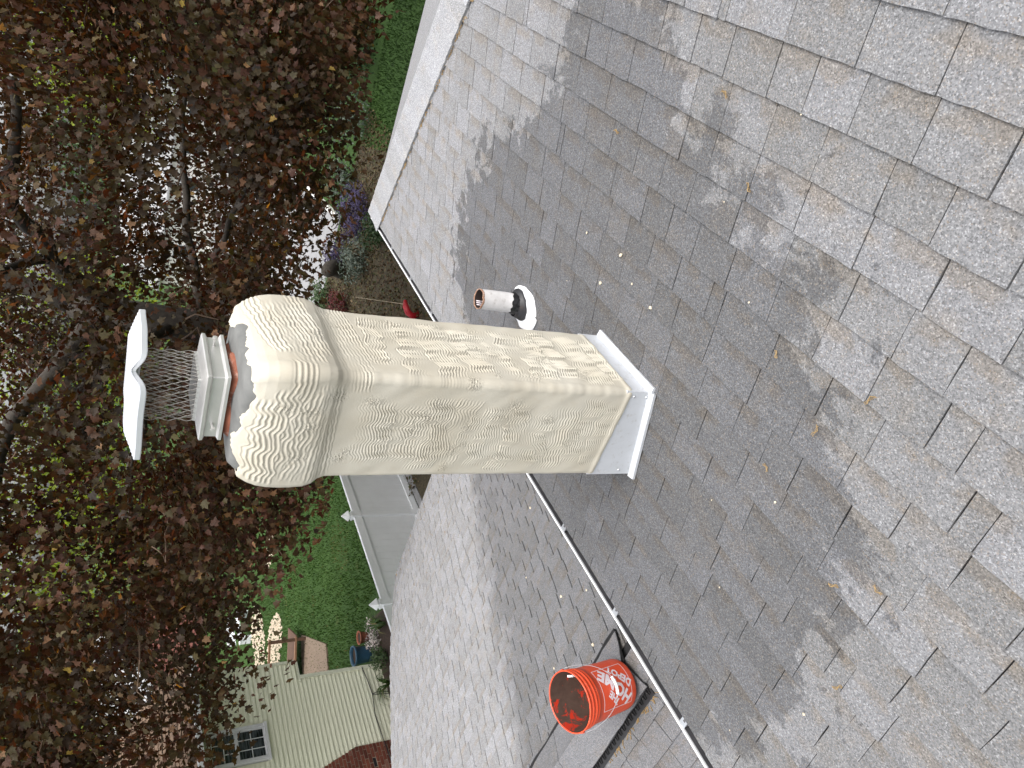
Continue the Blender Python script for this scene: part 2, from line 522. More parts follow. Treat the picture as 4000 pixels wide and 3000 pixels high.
def clip(poly, a, b, c):
    """keep a*x + b*y <= c"""
    out = []
    for i in range(len(poly)):
        p, q = poly[i], poly[(i+1) % len(poly)]
        fp, fq = a*p[0] + b*p[1] - c, a*q[0] + b*q[1] - c
        if fp <= 0: out.append(p)
        if fp * fq < 0:
            t = fp / (fp - fq)
            out.append((p[0] + t*(q[0]-p[0]), p[1] + t*(q[1]-p[1])))
    return out

def tab_poly(x0, x1, s0, s1, rnd):
    """ragged asphalt tab; s1 is the lower (butt) edge"""
    j = lambda a: rnd.uniform(-a, a)
    n = 5
    pts = [(x0 + j(.001), s0), (x1 + j(.001), s0), (x1 + j(.0015), (s0 + s1)/2 + j(.01)), (x1 + j(.0015), s1 + j(.0015))]
    for i in range(1, n):
        t = i / n
        pts.append((x1 + (x0-x1)*t, s1 + j(.0016)))
    pts += [(x0 + j(.0015), s1 + j(.0015)), (x0 + j(.0015), (s0+s1)/2 + j(.01))]
    return pts

def tab_verts(poly, sb, e, rnd, lift=0.0):
    """slab that lies on the course below and dives under the one above"""
    def top(s): return .0042 - .0084 * (sb - s) / e + lift * max(0, 1 - (sb - s) / e)
    v = [(x, s, top(s)) for x, s in poly] + [(x, s, top(s) - .0062) for x, s in poly]
    n = len(poly)
    f = [tuple(range(n)), tuple(reversed(range(n, 2*n)))] + [(i, n+i, n+(i+1) % n, (i+1) % n) for i in range(n)]
    return v, f

def lay_roof(parent, FR, rows, e, xlo, xhi, cuts, mat_part, mat_mass, clipper, name_part, name_mass, n_parts=300, width=(.165, .20), seed=3, slot=(.0010, .0019)):
    rnd = random.Random(seed)
    tabs = []
    for k, sb in rows:
        anchors = sorted(cuts.get(k, []))
        anchors = [a for i, a in enumerate(anchors) if i == 0 or a - anchors[i-1] > .055]
        xs = [xlo + rnd.uniform(-.15, 0)]
        for a in anchors + [xhi + .3]:
            while a - xs[-1] > .285:
                gap = a - xs[-1]
                w = rnd.choice((.13, .155, .165, .175, .18, .19, .21)) if gap > .45 else gap / 2 * rnd.uniform(.9, 1.1)
                if rnd.random() < .035 and gap > .5: w = .035
                xs.append(xs[-1] + w)
            if a <= xhi: xs.append(a)
        for x0, x1 in zip(xs[:-1], xs[1:]):
            g = rnd.uniform(*slot) * (1 + .9 * min(1, max(0, (abs(x0) - 1.8) / 2.5)) * (FR is ROOF))
            poly = tab_poly(x0 + g, x1 - g, sb - e - .028, sb + rnd.uniform(-.002, .002), rnd)
            poly = clipper(poly)
            if len(poly) < 3: continue
            lift = rnd.choice((0, 0, 0, .0006, .0012, .002))
            v, f = tab_verts(poly, sb, e, rnd, lift)
            c = FR @ Vector(((x0+x1)/2, sb - e/2, 0))
            px = to_px(c)
            size = 0
            if px and -60 < px[0] < 4060 and -60 < px[1] < 3060: size = 1 / px[2]
            tabs.append((size, x0, sb, v, f))
    order = sorted(range(len(tabs)), key=lambda i: -tabs[i][0])
    big = set(i for i in order[:n_parts] if tabs[i][0] > 0)
    mass = MB(); mass_al = []
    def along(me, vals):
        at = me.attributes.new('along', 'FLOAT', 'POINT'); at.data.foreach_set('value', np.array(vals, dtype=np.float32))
    for i, (size, x0, sb, v, f) in enumerate(tabs):
        if i in big:
            vv = [(a - x0, b - sb, c) for a, b, c in v]
            me = mesh_data(name_part, vv, f, mat_part)
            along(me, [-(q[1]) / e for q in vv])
            link(name_part, me, parent, FR @ Matrix.Translation((x0, sb, 0)))
        else:
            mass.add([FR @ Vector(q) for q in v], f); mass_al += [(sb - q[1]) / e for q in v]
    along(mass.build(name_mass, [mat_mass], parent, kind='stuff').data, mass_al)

# ================================================================== GROUND
def sheet(name, pts, z, mat, kind='structure', thick=.3):
    mb = MB()
    mb.prism([(p[0], p[1]) for p in pts], z - thick, z)
    return mb.build(name, [mat], kind=kind)

gv, gf = [], []
ring = [(-600, -600), (4000, -2500), (4000, 4000), (-600, 4000)]
ground = sheet('lawn', ring, 0.0, M['lawn'])
ground['label'] = 'green mown lawn with thin straw-coloured worn patches'

road = sheet('road', [(21.8, 8.6), (21.8, 15.2), (80, 31), (80, 18)], .012, M['concrete'], thick=.2)
road['label'] = 'pale concrete street running away beyond the dark red tree'
mb = MB()
def kerb_line(a, b, w=.16):
    a, b = Vector((*a, 0)), Vector((*b, 0)); d = (b - a).normalized(); n_ = Vector((-d.y, d.x, 0)) * w
    mb.prism([(p.x, p.y) for p in (a, b, b + n_, a + n_)], -.1, .12)
kerb_line((21.8, 15.2), (80, 31)); kerb_line((80, 18), (21.8, 8.6))
kerb = mb.build('kerb', [M['far_wall']], kind='structure')
side = sheet('pavement', [(24.5, 17.4), (80, 32.6), (80, 34), (24.5, 18.8)], .03, M['concrete'], thick=.2)
mulch = sheet('mulch_bed', [(6, 11.3), (10.6, 11.3), (11.0, 14.2), (11.65, 15.6), (6, 15.6)], .012, M['mulch'], thick=.1)
bed = sheet('garden_bed', [(9.0, 4.6), (16.3, 4.6), (21.5, 6.0), (21.7, 11.6), (15.5, 11.4), (12.5, 10.7), (9.0, 10.7)], .012, M['soil'], thick=.1)
strip = sheet('mowing_strip', [(6, 10.70), (14.2, 10.70), (14.2, 10.92), (6, 10.92)], .03, M['concrete'], thick=.1)
pad = sheet('patio_slab', [(12.2, 19.6), (14.3, 21.9), (15.5, 21.0), (13.5, 18.9)], .05, M['paver'], thick=.2)

# ================================================================== MAIN HOUSE
house = thing('house', 'grey shingled hip roof filling the near side of the photo with chimney and white gutter', 'house', W(1.5, 0, -CZ))
# under-layer of both slopes and the plain remainder behind the camera
mb = MB()
def roof_sheet(pts, off, mi=0):
    vs = [W(p[0], p[1], p[2] + off) for p in pts]
    lo = [v - Vector((0, 0, .10)) for v in vs]
    n = len(vs)
    mb.add(vs + lo, [tuple(range(n)), tuple(reversed(range(n, 2*n)))] + [(i, n+i, n+(i+1) % n, (i+1) % n) for i in range(n)], mi)
YR = -3.2
rz = roof_z(0, YR)
roof_sheet([(-9, EAVE_Y - .02, roof_z(0, EAVE_Y - .02)), (EAVE_Y + HIP, EAVE_Y - .02, roof_z(0, EAVE_Y - .02)), (YR + HIP, YR, rz), (-9, YR, rz)], -.014)
deck = mb.build('roof_deck', [M['deck']], house)
mb = MB()
# hip end slope (faces +X) and back slope, never in view
roof_sheet([(EAVE_Y + HIP, EAVE_Y, roof_z(0, EAVE_Y)), (EAVE_Y + HIP, 2*YR - EAVE_Y, roof_z(0, EAVE_Y)), (YR + HIP, YR, rz)], 0)
roof_sheet([(EAVE_Y + HIP, 2*YR - EAVE_Y, roof_z(0, EAVE_Y)), (-9, 2*YR - EAVE_Y, roof_z(0, EAVE_Y)), (-9, YR, rz), (YR + HIP, YR, rz)], 0)
mb.build('back_roof', [M['shingle_mass']], house)
mb = MB()
mb.box(W(-8.6, 2*YR - EAVE_Y + .4, -CZ - .1), W(EAVE_Y + HIP - .45, EAVE_Y - .42, roof_z(0, EAVE_Y) - .02))
mb.build('wall', [M['siding']], house)
mb = MB()   # soffit board and fascia behind the gutter
mb.box(W(-9, EAVE_Y - .42, roof_z(0, EAVE_Y) - .20), W(EAVE_Y + HIP - .05, EAVE_Y - .045, roof_z(0, EAVE_Y) - .12))
mb.build('soffit', [M['white_clean']], house)

E_MAIN = .0889 * 1.4 * SLM
CUTS = {-1: [1.05], 0: [1.0, 1.21, 1.44, 1.67], 1: [0.81, 0.99, 1.17, 1.32, 1.45, 1.63, 1.78, 1.95], 2: [0.7, 0.88, 1.03, 1.23, 1.91, 2.38, 2.53, 2.7, 2.89], 3: [0.64, 0.83, 1.23, 1.42, 1.6, 1.74, 1.98, 2.42, 2.6, 2.83, 3.0, 3.19, 3.37, 3.52], 4: [0.71, 0.85, 1.01, 1.44, 1.65, 1.81, 2.51, 2.69, 2.91, 3.13, 3.31, 3.51], 5: [0.61, 0.69, 0.86, 1.04, 1.22, 1.41, 1.58, 1.72, 1.87, 3.07, 3.25, 3.46], 6: [0.5, 0.56, 0.8, 0.97, 1.17, 1.4, 1.46, 1.63], 7: [0.35, 0.5, 0.66, 0.83, 1.01, 1.19, 1.41, 1.59], 8: [0.33, 0.55, 0.78, 0.96, 1.08, 1.21, 1.39, 1.58], 9: [0.27, 0.45, 0.6, 0.78, 1.13, 1.34, 1.58], 10: [0.46, 0.69, 0.84, 1.26, 1.44], 11: [0.43, 0.57, 0.63, 0.8, 0.95, 1.13, 1.31], 12: [0.44, 0.51, 0.7, 0.88, 1.11], 13: [0.55, 0.91, 1.1, 1.2, 1.37], 14: [0.96, 1.26, 1.44], 15: [0.7, 0.89, 1.12, 1.32], 16: [0.76, 0.94, 1.12, 1.27]}
rows = []
for k in range(-18, 19):
    yb = 1.4 * (-.041 + .0889 * k)
    if k == 18: yb = EAVE_Y - .002
    rows.append((k, (yb - EAVE_Y) * SLM))
# hip: x - (EAVE_Y + s/SLM) <= HIP - .02
lay_roof(house, ROOF, rows, E_MAIN, -1.6, 5.8, CUTS, M['shingle_part'], M['shingle_mass'],
         lambda p: clip(p, 1, -1 / SLM, HIP + EAVE_Y - .02), 'shingle', 'shingle_field', 300, seed=5)

# hip cap: bent pieces lapped from the eave up
def hip_cap(i):
    t0 = EAVE_Y - .015 - i * .094                    # plan y of the lower end (piece runs up-slope)
    rnd = random.Random(100 + i)
    prof = [(-.225, 0), (-.15, .002), (-.07, .010), (-.025, .018), (0, .021), (.025, .018), (.07, .010), (.15, .002), (.225, 0)]
    v, f = [], []
    L = .20
    sk = rnd.uniform(-.006, .006)
    for e_i, (dy, lift) in enumerate(((0, .014), (-L, .004))):
        y = t0 + dy
        for q, (o, h) in enumerate(prof):
            # offset across the hip: towards -X on our slope, towards -Y on the far one, in plan
            oj = o + (rnd.uniform(-.004, .004) if abs(o) > .2 else 0)
            c = Vector((y + HIP, y, roof_z(0, y)))
            if oj <= 0: p = c + Vector((oj * .80, -oj * .42, 0)); z = roof_z(0, p.y)
            else: p = c + Vector((oj * .42, -oj * .80, 0)); z = -SM * (p.x - HIP) - H0
            v.append(W(p.x, p.y, z + h + lift + .003))
    n = len(prof)
    vv = v + [Vector(q) - Vector((0, 0, .007)) for q in v]
    for q in range(n-1):
        f.append((q, q+1, n+q+1, n+q)); f.append((2*n+q, 3*n+q, 3*n+q+1, 2*n+q+1))
        f.append((q, 2*n+q, 2*n+q+1, q+1)); f.append((n+q, n+q+1, 3*n+q+1, 3*n+q))
    f.append((0, n, 3*n, 2*n)); f.append((n-1, 3*n-1, 4*n-1, 2*n-1))
    return link('hip_cap', mesh_data('hip_cap', vv, f, M['hip_cap'], False), house)
for i in range(34): hip_cap(i)

# gutter
GX0, GX1 = -3.0, EAVE_Y + HIP + .03
ez = roof_z(0, EAVE_Y)
outp = [(2.085, ez - .03), (2.085, ez - .155), (2.15, ez - .155), (2.175, ez - .10), (2.198, ez - .075), (2.200, ez - .013), (2.190, ez - .0115), (2.190, ez - .020)]
def strip_mesh(prof, x0, x1, nseg=1):
    v, f = [], []
    for i in range(nseg + 1):
        x = x0 + (x1-x0) * i / nseg
        for y, z in prof: v.append(W(x, y, z))
    n = len(prof)
    for i in range(nseg):
        for q in range(n-1): f.append((i*n+q, i*n+q+1, (i+1)*n+q+1, (i+1)*n+q))
    return v, f
v, f = strip_mesh(outp, GX0, GX1)
inner = [(2.088, ez - .03), (2.088, ez - .150), (2.148, ez - .150), (2.171, ez - .098), (2.187, ez - .073), (2.189, ez - .021)]
vi, fi = strip_mesh(list(reversed(inner)), GX0, GX1)
me = mesh_data('gutter', v, f, [M['white_clean']])
gutter = link('gutter', me, house)
gutter['label'] = 'white gutter trough along the lower edge of the near roof'
link('trough', mesh_data('trough', vi, fi, [M['gutter_in']]), gutter)
mb = MB(); mb.prism([(p[0], p[1]) for p in [(2.086, 0), (2.225, 0), (2.225, .12), (2.086, .12)]], W(0, 0, ez - .155).z, W(0, 0, ez - .032).z,
                    M=Matrix(((0, 0, 0, GX1), (1, 0, 0, 0), (0, 0, 1, 0), (0, 0, 0, 1))))
mb = MB(); mb.box(W(GX1 - .004, 2.085, ez - .155), W(GX1, 2.198, ez - .013)); mb.build('end_cap', [M['white_clean']], gutter)
for i, hx in enumerate((.47, .987, 1.518, 2.03, 2.55, 3.07, 3.60, 4.113, 4.616, 5.129, -.05)):
    mb = MB()
    mb.box(W(hx - .016, 2.125, ez - .0195), W(hx + .016, 2.190, ez - .0160))
    mb.box(W(hx - .016, 2.145, ez - .042), W(hx - .013, 2.178, ez - .0195)); mb.box(W(hx + .013, 2.145, ez - .042), W(hx + .016, 2.178, ez - .0195))
    mb.box(W(hx - .005, 2.158, ez - .0159), W(hx + .005, 2.169, ez - .0150), 1)
    mb.build('hanger', [M['galv'], M['gutter_in']], gutter)

# ================================================================== LOWER WING
wing = thing('house_wing', 'lower grey shingled gable roof below the gutter, carrying the orange bucket', 'roof', W(3, 5, -CZ))
RAKE, W0 = 7.5, 1.75
mb = MB()
def plane_prism(FR, poly, n0, n1, mi=0):
    k = len(poly)
    vs = [FR @ Vector((a, b, n1)) for a, b in poly] + [FR @ Vector((a, b, n0)) for a, b in poly]
    mb.add(vs, [tuple(range(k)), tuple(reversed(range(k, 2*k)))] + [(i, k+i, k+(i+1) % k, (i+1) % k) for i in range(k)], mi)
SF = (EAVE_X - RIDGE_X) * SLG
rake_in = lambda s: .012 * max(0, (s - SF + 1.3)) ** 2 * 18       # the rake edge draws in towards the eave corner
plane_prism(WINGF, [(-RAKE + .03, 0), (-W0, 0), (-W0, SF - .02), (-RAKE + .40, SF - .02), (-RAKE + .16, SF - .7), (-RAKE + .03, SF - 1.3)], -.11, -.014)
plane_prism(WINGN, [(W0, 0), (RAKE - .03, 0), (RAKE - .03, SF), (W0, SF)], -.11, -.014)
mb.build('roof_deck', [M['deck']], wing)
def rake_clip(p):
    out = []
    for a, s in p:
        lim = -RAKE + min(.36, rake_in(s))
        out.append((max(a, lim), s))
    xs = [q[0] for q in out]
    return out if max(xs) - min(xs) > .02 else []
E_G = .127
rows = []
k = 0
s = SF + .02
while s > .16:
    rows.append((k, s)); k += 1; s -= E_G
lay_roof(wing, WINGF, rows, E_G, -RAKE, -W0, {}, M['g_shingle_part'], M['g_shingle_mass'], rake_clip, 'shingle', 'shingle_field', 240, seed=9, slot=(.0045, .0062))
rows = [(k, .137 + .131 * k) for k in range(0, 34)]
CN = {0: [2.71], 1: [2.74]}
lay_roof(wing, WINGN, rows, .131, W0, RAKE, CN, M['g_shingle_part'], M['g_shingle_mass'], lambda p: p, 'shingle', 'near_shingle_field', 50, seed=10)
mb = MB()
x1 = EAVE_X - .35; x0 = 2*RIDGE_X - x1
zz = wing_z(x1) - .13
mb.add([W(x0, W0, -CZ - .1), W(x1, W0, -CZ - .1), W(x1, W0, zz), W(RIDGE_X, W0, RIDGE_Z - .13), W(x0, W0, zz)] +
       [W(x0, 7.05, -CZ - .1), W(x1, 7.05, -CZ - .1), W(x1, 7.05, zz), W(RIDGE_X, 7.05, RIDGE_Z - .13), W(x0, 7.05, zz)],
       [(0, 1, 2, 3, 4), (9, 8, 7, 6, 5), (0, 5, 6, 1), (1, 6, 7, 2), (2, 7, 8, 3), (3, 8, 9, 4), (4, 9, 5, 0)])
mb.build('wall', [M['siding']], wing)
mb = MB()
v = WINGF
for (FR, sg) in ((WINGF, -1), (WINGN, 1)):
    a0, a1 = sorted((sg * 7.40, sg * 7.47))
# ridge vent with open baffle fins, black
vent = None
mb = MB()
Y0, Y1 = 2.74, RAKE - .02
def on_slope(side, y, s, n):
    return (WINGF @ Vector((-y, s, n))) if side > 0 else (WINGN @ Vector((y, s, n)))
WV = .190
for side in (1, -1):
    # roof of the vent, wavy outer lip
    n = 46
    vs, fs = [], []
    for i in range(n + 1):
        y = Y0 + (Y1 - Y0) * i / n
        wv = WV + .006 * math.sin(i * 1.7) + .003 * math.sin(i * .6)
        wv += .014 if side > 0 else -.012
        wv -= 0 if side > 0 else .02
        vs += [on_slope(side, y, .0, .020), on_slope(side, y, wv, .0195), on_slope(side, y, wv, .012), on_slope(side, y, 0, .012)]
    for i in range(n):
        for q in range(4): fs.append((i*4+q, i*4+(q+1) % 4, (i+1)*4+(q+1) % 4, (i+1)*4+q))
    fs.append((0, 1, 2, 3)); fs.append((n*4+3, n*4+2, n*4+1, n*4))
    mb.add(vs, fs)
    # fins and outer wall
    m = int((Y1 - Y0) / .022)
    for i in range(m):
        y = Y0 + .006 + i * .022
        a = .006 if i % 2 else -.006
        p = [on_slope(side, y + a, WV - .055, -.002), on_slope(side, y - a + .003, WV - .004, -.002), on_slope(side, y - a + .003, WV - .004, .015), on_slope(side, y + a, WV - .055, .015)]
        q = [Vector(t_) + Vector((0, .003, 0)) for t_ in p]
        mb.add(p + q, [(0, 1, 2, 3), (7, 6, 5, 4), (0, 4, 5, 1), (1, 5, 6, 2), (2, 6, 7, 3), (3, 7, 4, 0)])
    # bottom lip
    vs = [on_slope(side, Y0, WV - .02, .001), on_slope(side, Y0, WV + .012, .001), on_slope(side, Y0, WV + .012, .007), on_slope(side, Y0, WV + .008, .008), on_slope(side, Y0, WV - .02, .004)]
    vs += [on_slope(side, Y1, WV - .02, .001), on_slope(side, Y1, WV + .012, .001), on_slope(side, Y1, WV + .012, .007), on_slope(side, Y1, WV + .008, .008), on_slope(side, Y1, WV - .02, .004)]
    mb.add(vs, [(i, (i+1) % 5, 5 + (i+1) % 5, 5 + i) for i in range(5)] + [(4, 3, 2, 1, 0), (5, 6, 7, 8, 9)])
vent = mb.build('ridge_vent', [M['black_vent']], wing)
vent['label'] = 'black ridge vent with open baffle fins'
# cap shingles on the vent, bent over the ridge
prof = [(-1, WV - .034, .0220), (-1, .10, .0230), (-1, .035, .026), (0, 0, .032), (1, .035, .026), (1, .10, .0225), (1, WV - .012, .0215)]
ycap = Y0 - .012
ci = 0
while ycap < Y1:
    L = .93
    rnd = random.Random(50 + ci)
    vs, fs = [], []
    ns = 12
    for i in range(ns + 1):
        y = min(ycap + L * i / ns, Y1 + .01)
        for q, (sd_, s, h) in enumerate(prof):
            sj = s + (rnd.uniform(-.004, .004) if s > .15 else 0)
            yy = y + (.02 * (1 - s / .19) if i == 0 and ci == 0 else 0) + (rnd.uniform(-.004, .004) if i == 0 else 0)
            vs.append(on_slope(sd_ if sd_ else 1, yy, sj, h + .004 * (1 - i / ns)))
    n = len(prof)
    for i in range(ns):
        for q in range(n-1): fs.append((i*n+q, i*n+q+1, (i+1)*n+q+1, (i+1)*n+q))
    nv = len(vs)
    vs2 = [Vector(t_) - Vector((0, 0, .006)) for t_ in vs]
    fs2 = [tuple(nv + q for q in reversed(t_)) for t_ in fs]
    edge = []
    ring_ = [q for q in range(n)] + [i*n + n-1 for i in range(1, ns+1)] + [ns*n + q for q in range(n-2, -1, -1)] + [i*n for i in range(ns-1, 0, -1)]
    for q in range(len(ring_)):
        a, b = ring_[q], ring_[(q+1) % len(ring_)]
        edge.append((a, nv + a, nv + b, b))
    link('ridge_cap', mesh_data('ridge_cap', vs + vs2, fs + fs2 + edge, M['g_shingle_part']), wing)
    ycap += L - .01; ci += 1

# moss and debris caught along the eave and the rake of the wing
def leaf_mesh(name, P, S, template, tfaces, mat, rng, nrm=None, tip=None, tint=None, jitter=.5):
    """P (n,3) positions, S (n,) sizes; nrm, tip (n,3) preferred normal and tip direction"""
    n = len(P)
    if nrm is None: nrm = rng.normal(size=(n, 3))
    if tip is None: tip = rng.normal(size=(n, 3))
    nrm = nrm + rng.normal(size=(n, 3)) * jitter
    nrm /= np.linalg.norm(nrm, axis=1)[:, None] + 1e-9
    tip = tip + rng.normal(size=(n, 3)) * jitter
    tip -= nrm * (nrm * tip).sum(1)[:, None]
    tip /= np.linalg.norm(tip, axis=1)[:, None] + 1e-9
    side = np.cross(nrm, tip)
    T = np.array(template, dtype=np.float32)
    V = P[:, None, :] + S[:, None, None] * (T[None, :, 0:1] * side[:, None, :] + T[None, :, 1:2] * tip[:, None, :] + T[None, :, 2:3] * nrm[:, None, :])
    m = len(T)
    F = np.array(tfaces, dtype=np.int32)[None] + (np.arange(n) * m)[:, None, None]
    me = mesh_np(name, V.reshape(-1, 3), F.reshape(-1, F.shape[-1]), mat)
    a = me.attributes.new('tint', 'FLOAT', 'POINT')
    t = tint if tint is not None else rng.random(n)
    a.data.foreach_set('value', np.repeat(t, m).astype(np.float32))
    return me

# maple leaf: base at origin, tip towards +y, five pointed lobes, folded a little along the midrib
MAPLE = [(0, 0, 0), (.26, -.08, .06), (.50, .10, .13), (.36, .27, .06), (.52, .58, .11), (.24, .60, .03), (0, 1.0, -.12), (-.24, .60, .03), (-.52, .58, .11), (-.36, .27, .06), (-.50, .10, .13), (-.26, -.08, .06)]
MAPLE_F = [(0, i, i + 1) for i in range(1, 11)]
OVAL = [(0, 0, 0), (.28, .35, .05), (.2, .75, .02), (0, 1, -.04), (-.2, .75, .02), (-.28, .35, .05)]
OVAL_F = [(0, 1, 2), (0, 2, 3), (0, 3, 4), (0, 4, 5)]
BLADE = [(-.06, 0, 0), (.06, 0, 0), (.0, 1, .12)]
BLADE_F = [(0, 1, 2)]

# ------------------------------------------------------------------ dark red maple
def in_crown(P):
    """P relative to camera foot (world z). Crown body: wide ellipsoid with a drooping, uneven skirt"""
    x, y, z = P[:, 0], P[:, 1], P[:, 2] - CZ
    dx, dy = x - 11.2, y - 7.1
    lat = dx * .553 - dy * .833                      # towards the picture's right-hand end
    dep = dx * .833 + dy * .553
    r = np.sqrt((lat / 8.4) ** 2 + (dep / 5.2) ** 2)
    bump = .35 * np.sin(lat * 1.9 + .7) + .22 * np.sin(lat * 4.3 + dep) + .18 * np.sin(dep * 3.1 + lat)
    lo = np.interp(lat, [-8, -6, -5.0, -4.0, -3, -1.8, -.6, .8, 2, 3.2, 4.6, 6, 7.5], [-.5, -1.35, -2.15, -2.45, -2.75, -2.75, -2.75, -2.85, -2.95, -3.05, -3.5, -3.9, -3.7]) + bump * .45
    lo = lo + np.maximum(0, r - .75) * 1.0
    hi = 6.0 * np.sqrt(np.maximum(0, 1 - r ** 2)) + .6
    return (r < 1) & (z > lo) & (z < hi), r, z - lo
maple = thing('maple_tree', 'big dark red-leaved maple spreading behind the chimney and over the lawn', 'tree', W(11.45, 7.05, -CZ))
# clumps
cl = []
rng = np.random.default_rng(21)
while len(cl) < 1560:
    Q = np.stack([rng.uniform(2.5, 19, 4000), rng.uniform(-2, 16, 4000), rng.uniform(CZ - 4.4, CZ + 5.2, 4000)], 1)
    ok, r, h = in_crown(Q)
    # leaves live in the outer shell and the hanging skirt
    shell = (r > .62) | (h < 1.3)
    Q = Q[ok & shell]
    cl += list(Q)
cl = np.array(cl[:1560])
# gaps: world-space hollows where branches are bare
hol = [((9.9, 3.5, .4), .5), ((11.3, 4.1, .1), .6), ((9.6, 3.0, -1.0), .45), ((9.7, 4.1, -1.4), .5), ((9.1, 4.2, -1.8), .4), ((9.4, 4.7, -2.3), .35), ((11.4, 3.7, -1.6), .6),
       ((7.6, 6.5, .7), .45), ((8.4, 7.1, .2), .6), ((8.5, 5.2, .6), .4), ((8.8, 6.6, .4), .6), ((5.5, 7.1, .5), .4), ((4.7, 7.1, .3), .45), ((8.6, 6.8, -.2), .6), ((8.5, 3.1, -1.0), .5), ((9.8, 2.1, 0), .4),
       ((6.9, 8.6, -2.6), .6), ((6.2, 8.4, -2.3), .5), ((9.9, 5.8, -1.1), .7), ((7.8, 4.5, -.8), .6), ((8.8, 5.2, -1.0), .65), ((9.5, 3.2, .8), .35), ((5.4, 7.2, -.5), .35), ((4.4, 7.9, -.9), .8), ((4.9, 8.4, -1.3), .5), ((10.4, 2.6, .4), .5), ((7.4, 6.0, 1.0), .35)]
keep = np.ones(len(cl), bool)
for (c, rad) in hol:
    keep &= np.linalg.norm(cl - np.array([c[0], c[1], c[2] + CZ]), axis=1) > rad
cl = cl[keep]
nper = 148
idx = np.repeat(np.arange(len(cl)), nper)
P = cl[idx] + rng.normal(size=(len(idx), 3)) * np.array([.36, .36, .26])
ok, r, h = in_crown(P)
okk = ok & (h > -.1)
dep_ = (P[:, 0] - 11.2) * .833 + (P[:, 1] - 7.1) * .553
okk &= (dep_ < 1.5) | (rng.random(len(cl)) < .62)[idx]
for (c, rad) in hol:
    okk &= (np.linalg.norm(P - np.array([c[0], c[1], c[2] + CZ]), axis=1) > rad * 1.05) | (rng.random(len(P)) < .06)
P = P[okk]; idx = idx[okk]
out = P - np.array([11.2, 7.1, CZ + .5]); out[:, 2] *= .4
out /= np.linalg.norm(out, axis=1)[:, None]
cln = rng.normal(size=(len(cl), 3)) * .85; clt = rng.normal(size=(len(cl), 3)) * .45
nrm = out * .40 + np.array([0, 0, .40]) + cln[idx] + rng.normal(size=(len(P), 3)) * .30
tip = out * .25 + np.array([0, 0, -1.0]) + clt[idx]
S = rng.uniform(.052, .104, len(P))
cltint = rng.random(len(cl))
tint = np.clip(.42 * rng.random(len(P)) + .58 * cltint[idx], 0, 1)
tint = np.where(rng.random(len(P)) < .018, rng.uniform(.9, 1.0, len(P)), tint * .90)
# the 300 leaves nearest to the camera are objects of their own
dcam = np.linalg.norm(P - np.array([0, 0, CZ]), axis=1)
inview = ((P - np.array([0, 0, CZ])) @ np.array(FWD)) / dcam > .84
rank = np.argsort(np.where(inview, dcam, 1e3))
near = rank[:260]; rest = rank[260:]
def crown_part(name, sel, n_, parent, kind=None):
    me = leaf_mesh(name, P[sel], S[sel], MAPLE, MAPLE_F, M['maple'], rng, nrm[sel], tip[sel], tint[sel], .32)
    return link(name, me, parent, None, kind)
crown_part('crown', rest, 0, maple, 'stuff')
protos = []
for i in range(8):
    c0 = np.zeros((1, 3))
    protos.append(leaf_mesh('leaf', c0, np.ones(1), MAPLE, MAPLE_F, M['maple'], rng, np.array([[0, 0, 1.0]]), np.array([[0, 1.0, 0]]), np.array([(i + .5) / 8.5]), .001))
for i in near:
    n_ = Vector(nrm[i] + rng.normal(size=3) * .5).normalized()
    t_ = Vector(tip[i] + rng.normal(size=3) * .5); t_ = (t_ - n_ * n_.dot(t_)).normalized()
    s_ = n_.cross(t_) * -1
    k = S[i]
    mw = Matrix(((-s_.x*k, t_.x*k, n_.x*k, P[i][0]), (-s_.y*k, t_.y*k, n_.y*k, P[i][1]), (-s_.z*k, t_.z*k, n_.z*k, P[i][2]), (0, 0, 0, 1)))
    link('leaf', protos[min(7, int(tint[i] * 8))], maple, mw)
# trunk and limbs
mb = MB()
mb.tube([W(11.62, 7.45, -CZ - .1), W(11.5, 7.2, -5.8), W(11.42, 6.95, -4.0), W(11.40, 6.85, -2.2), W(11.45, 6.75, -.9), W(11.55, 6.65, .3)], [.50, .36, .31, .29, .27, .2], 14)
mb.build('trunk', [M['bark']], maple, True)
limbs = [([(11.5, 6.7, -.4), (10.6, 5.4, .5), (9.7, 4.0, .9), (8.9, 2.6, .8)], .15), ([(11.5, 6.7, -.2), (10.2, 7.9, .9), (8.6, 9.2, 1.3), (7.2, 10.4, 1.1)], .15),
         ([(11.5, 6.65, .2), (11.9, 6.2, 2.0), (12.2, 6.0, 4.0)], .17), ([(11.42, 6.85, -1.6), (12.6, 5.0, -1.3), (13.6, 3.6, -1.2), (14.4, 2.2, -1.5)], .08),
         ([(11.4, 6.9, -1.9), (10.9, 5.2, -1.6), (10.4, 3.6, -1.9), (10.0, 2.2, -2.4)], .065), ([(11.4, 6.8, -1.2), (10.0, 6.6, -.3), (8.6, 6.4, .2), (7.4, 6.0, 0)], .11),
         ([(11.45, 6.9, -1.4), (11.6, 8.8, -.9), (11.4, 10.6, -.8), (11.0, 12.0, -1.1)], .12), ([(11.4, 6.9, -2.3), (12.4, 5.6, -2.3), (12.8, 4.2, -2.6)], .055),
         ([(10.6, 5.4, .5), (9.4, 5.2, 1.2), (8.0, 5.0, 1.5)], .08), ([(11.3, 6.9, -2.6), (11.0, 8.6, -2.2), (10.2, 10.0, -2.2)], .07)]
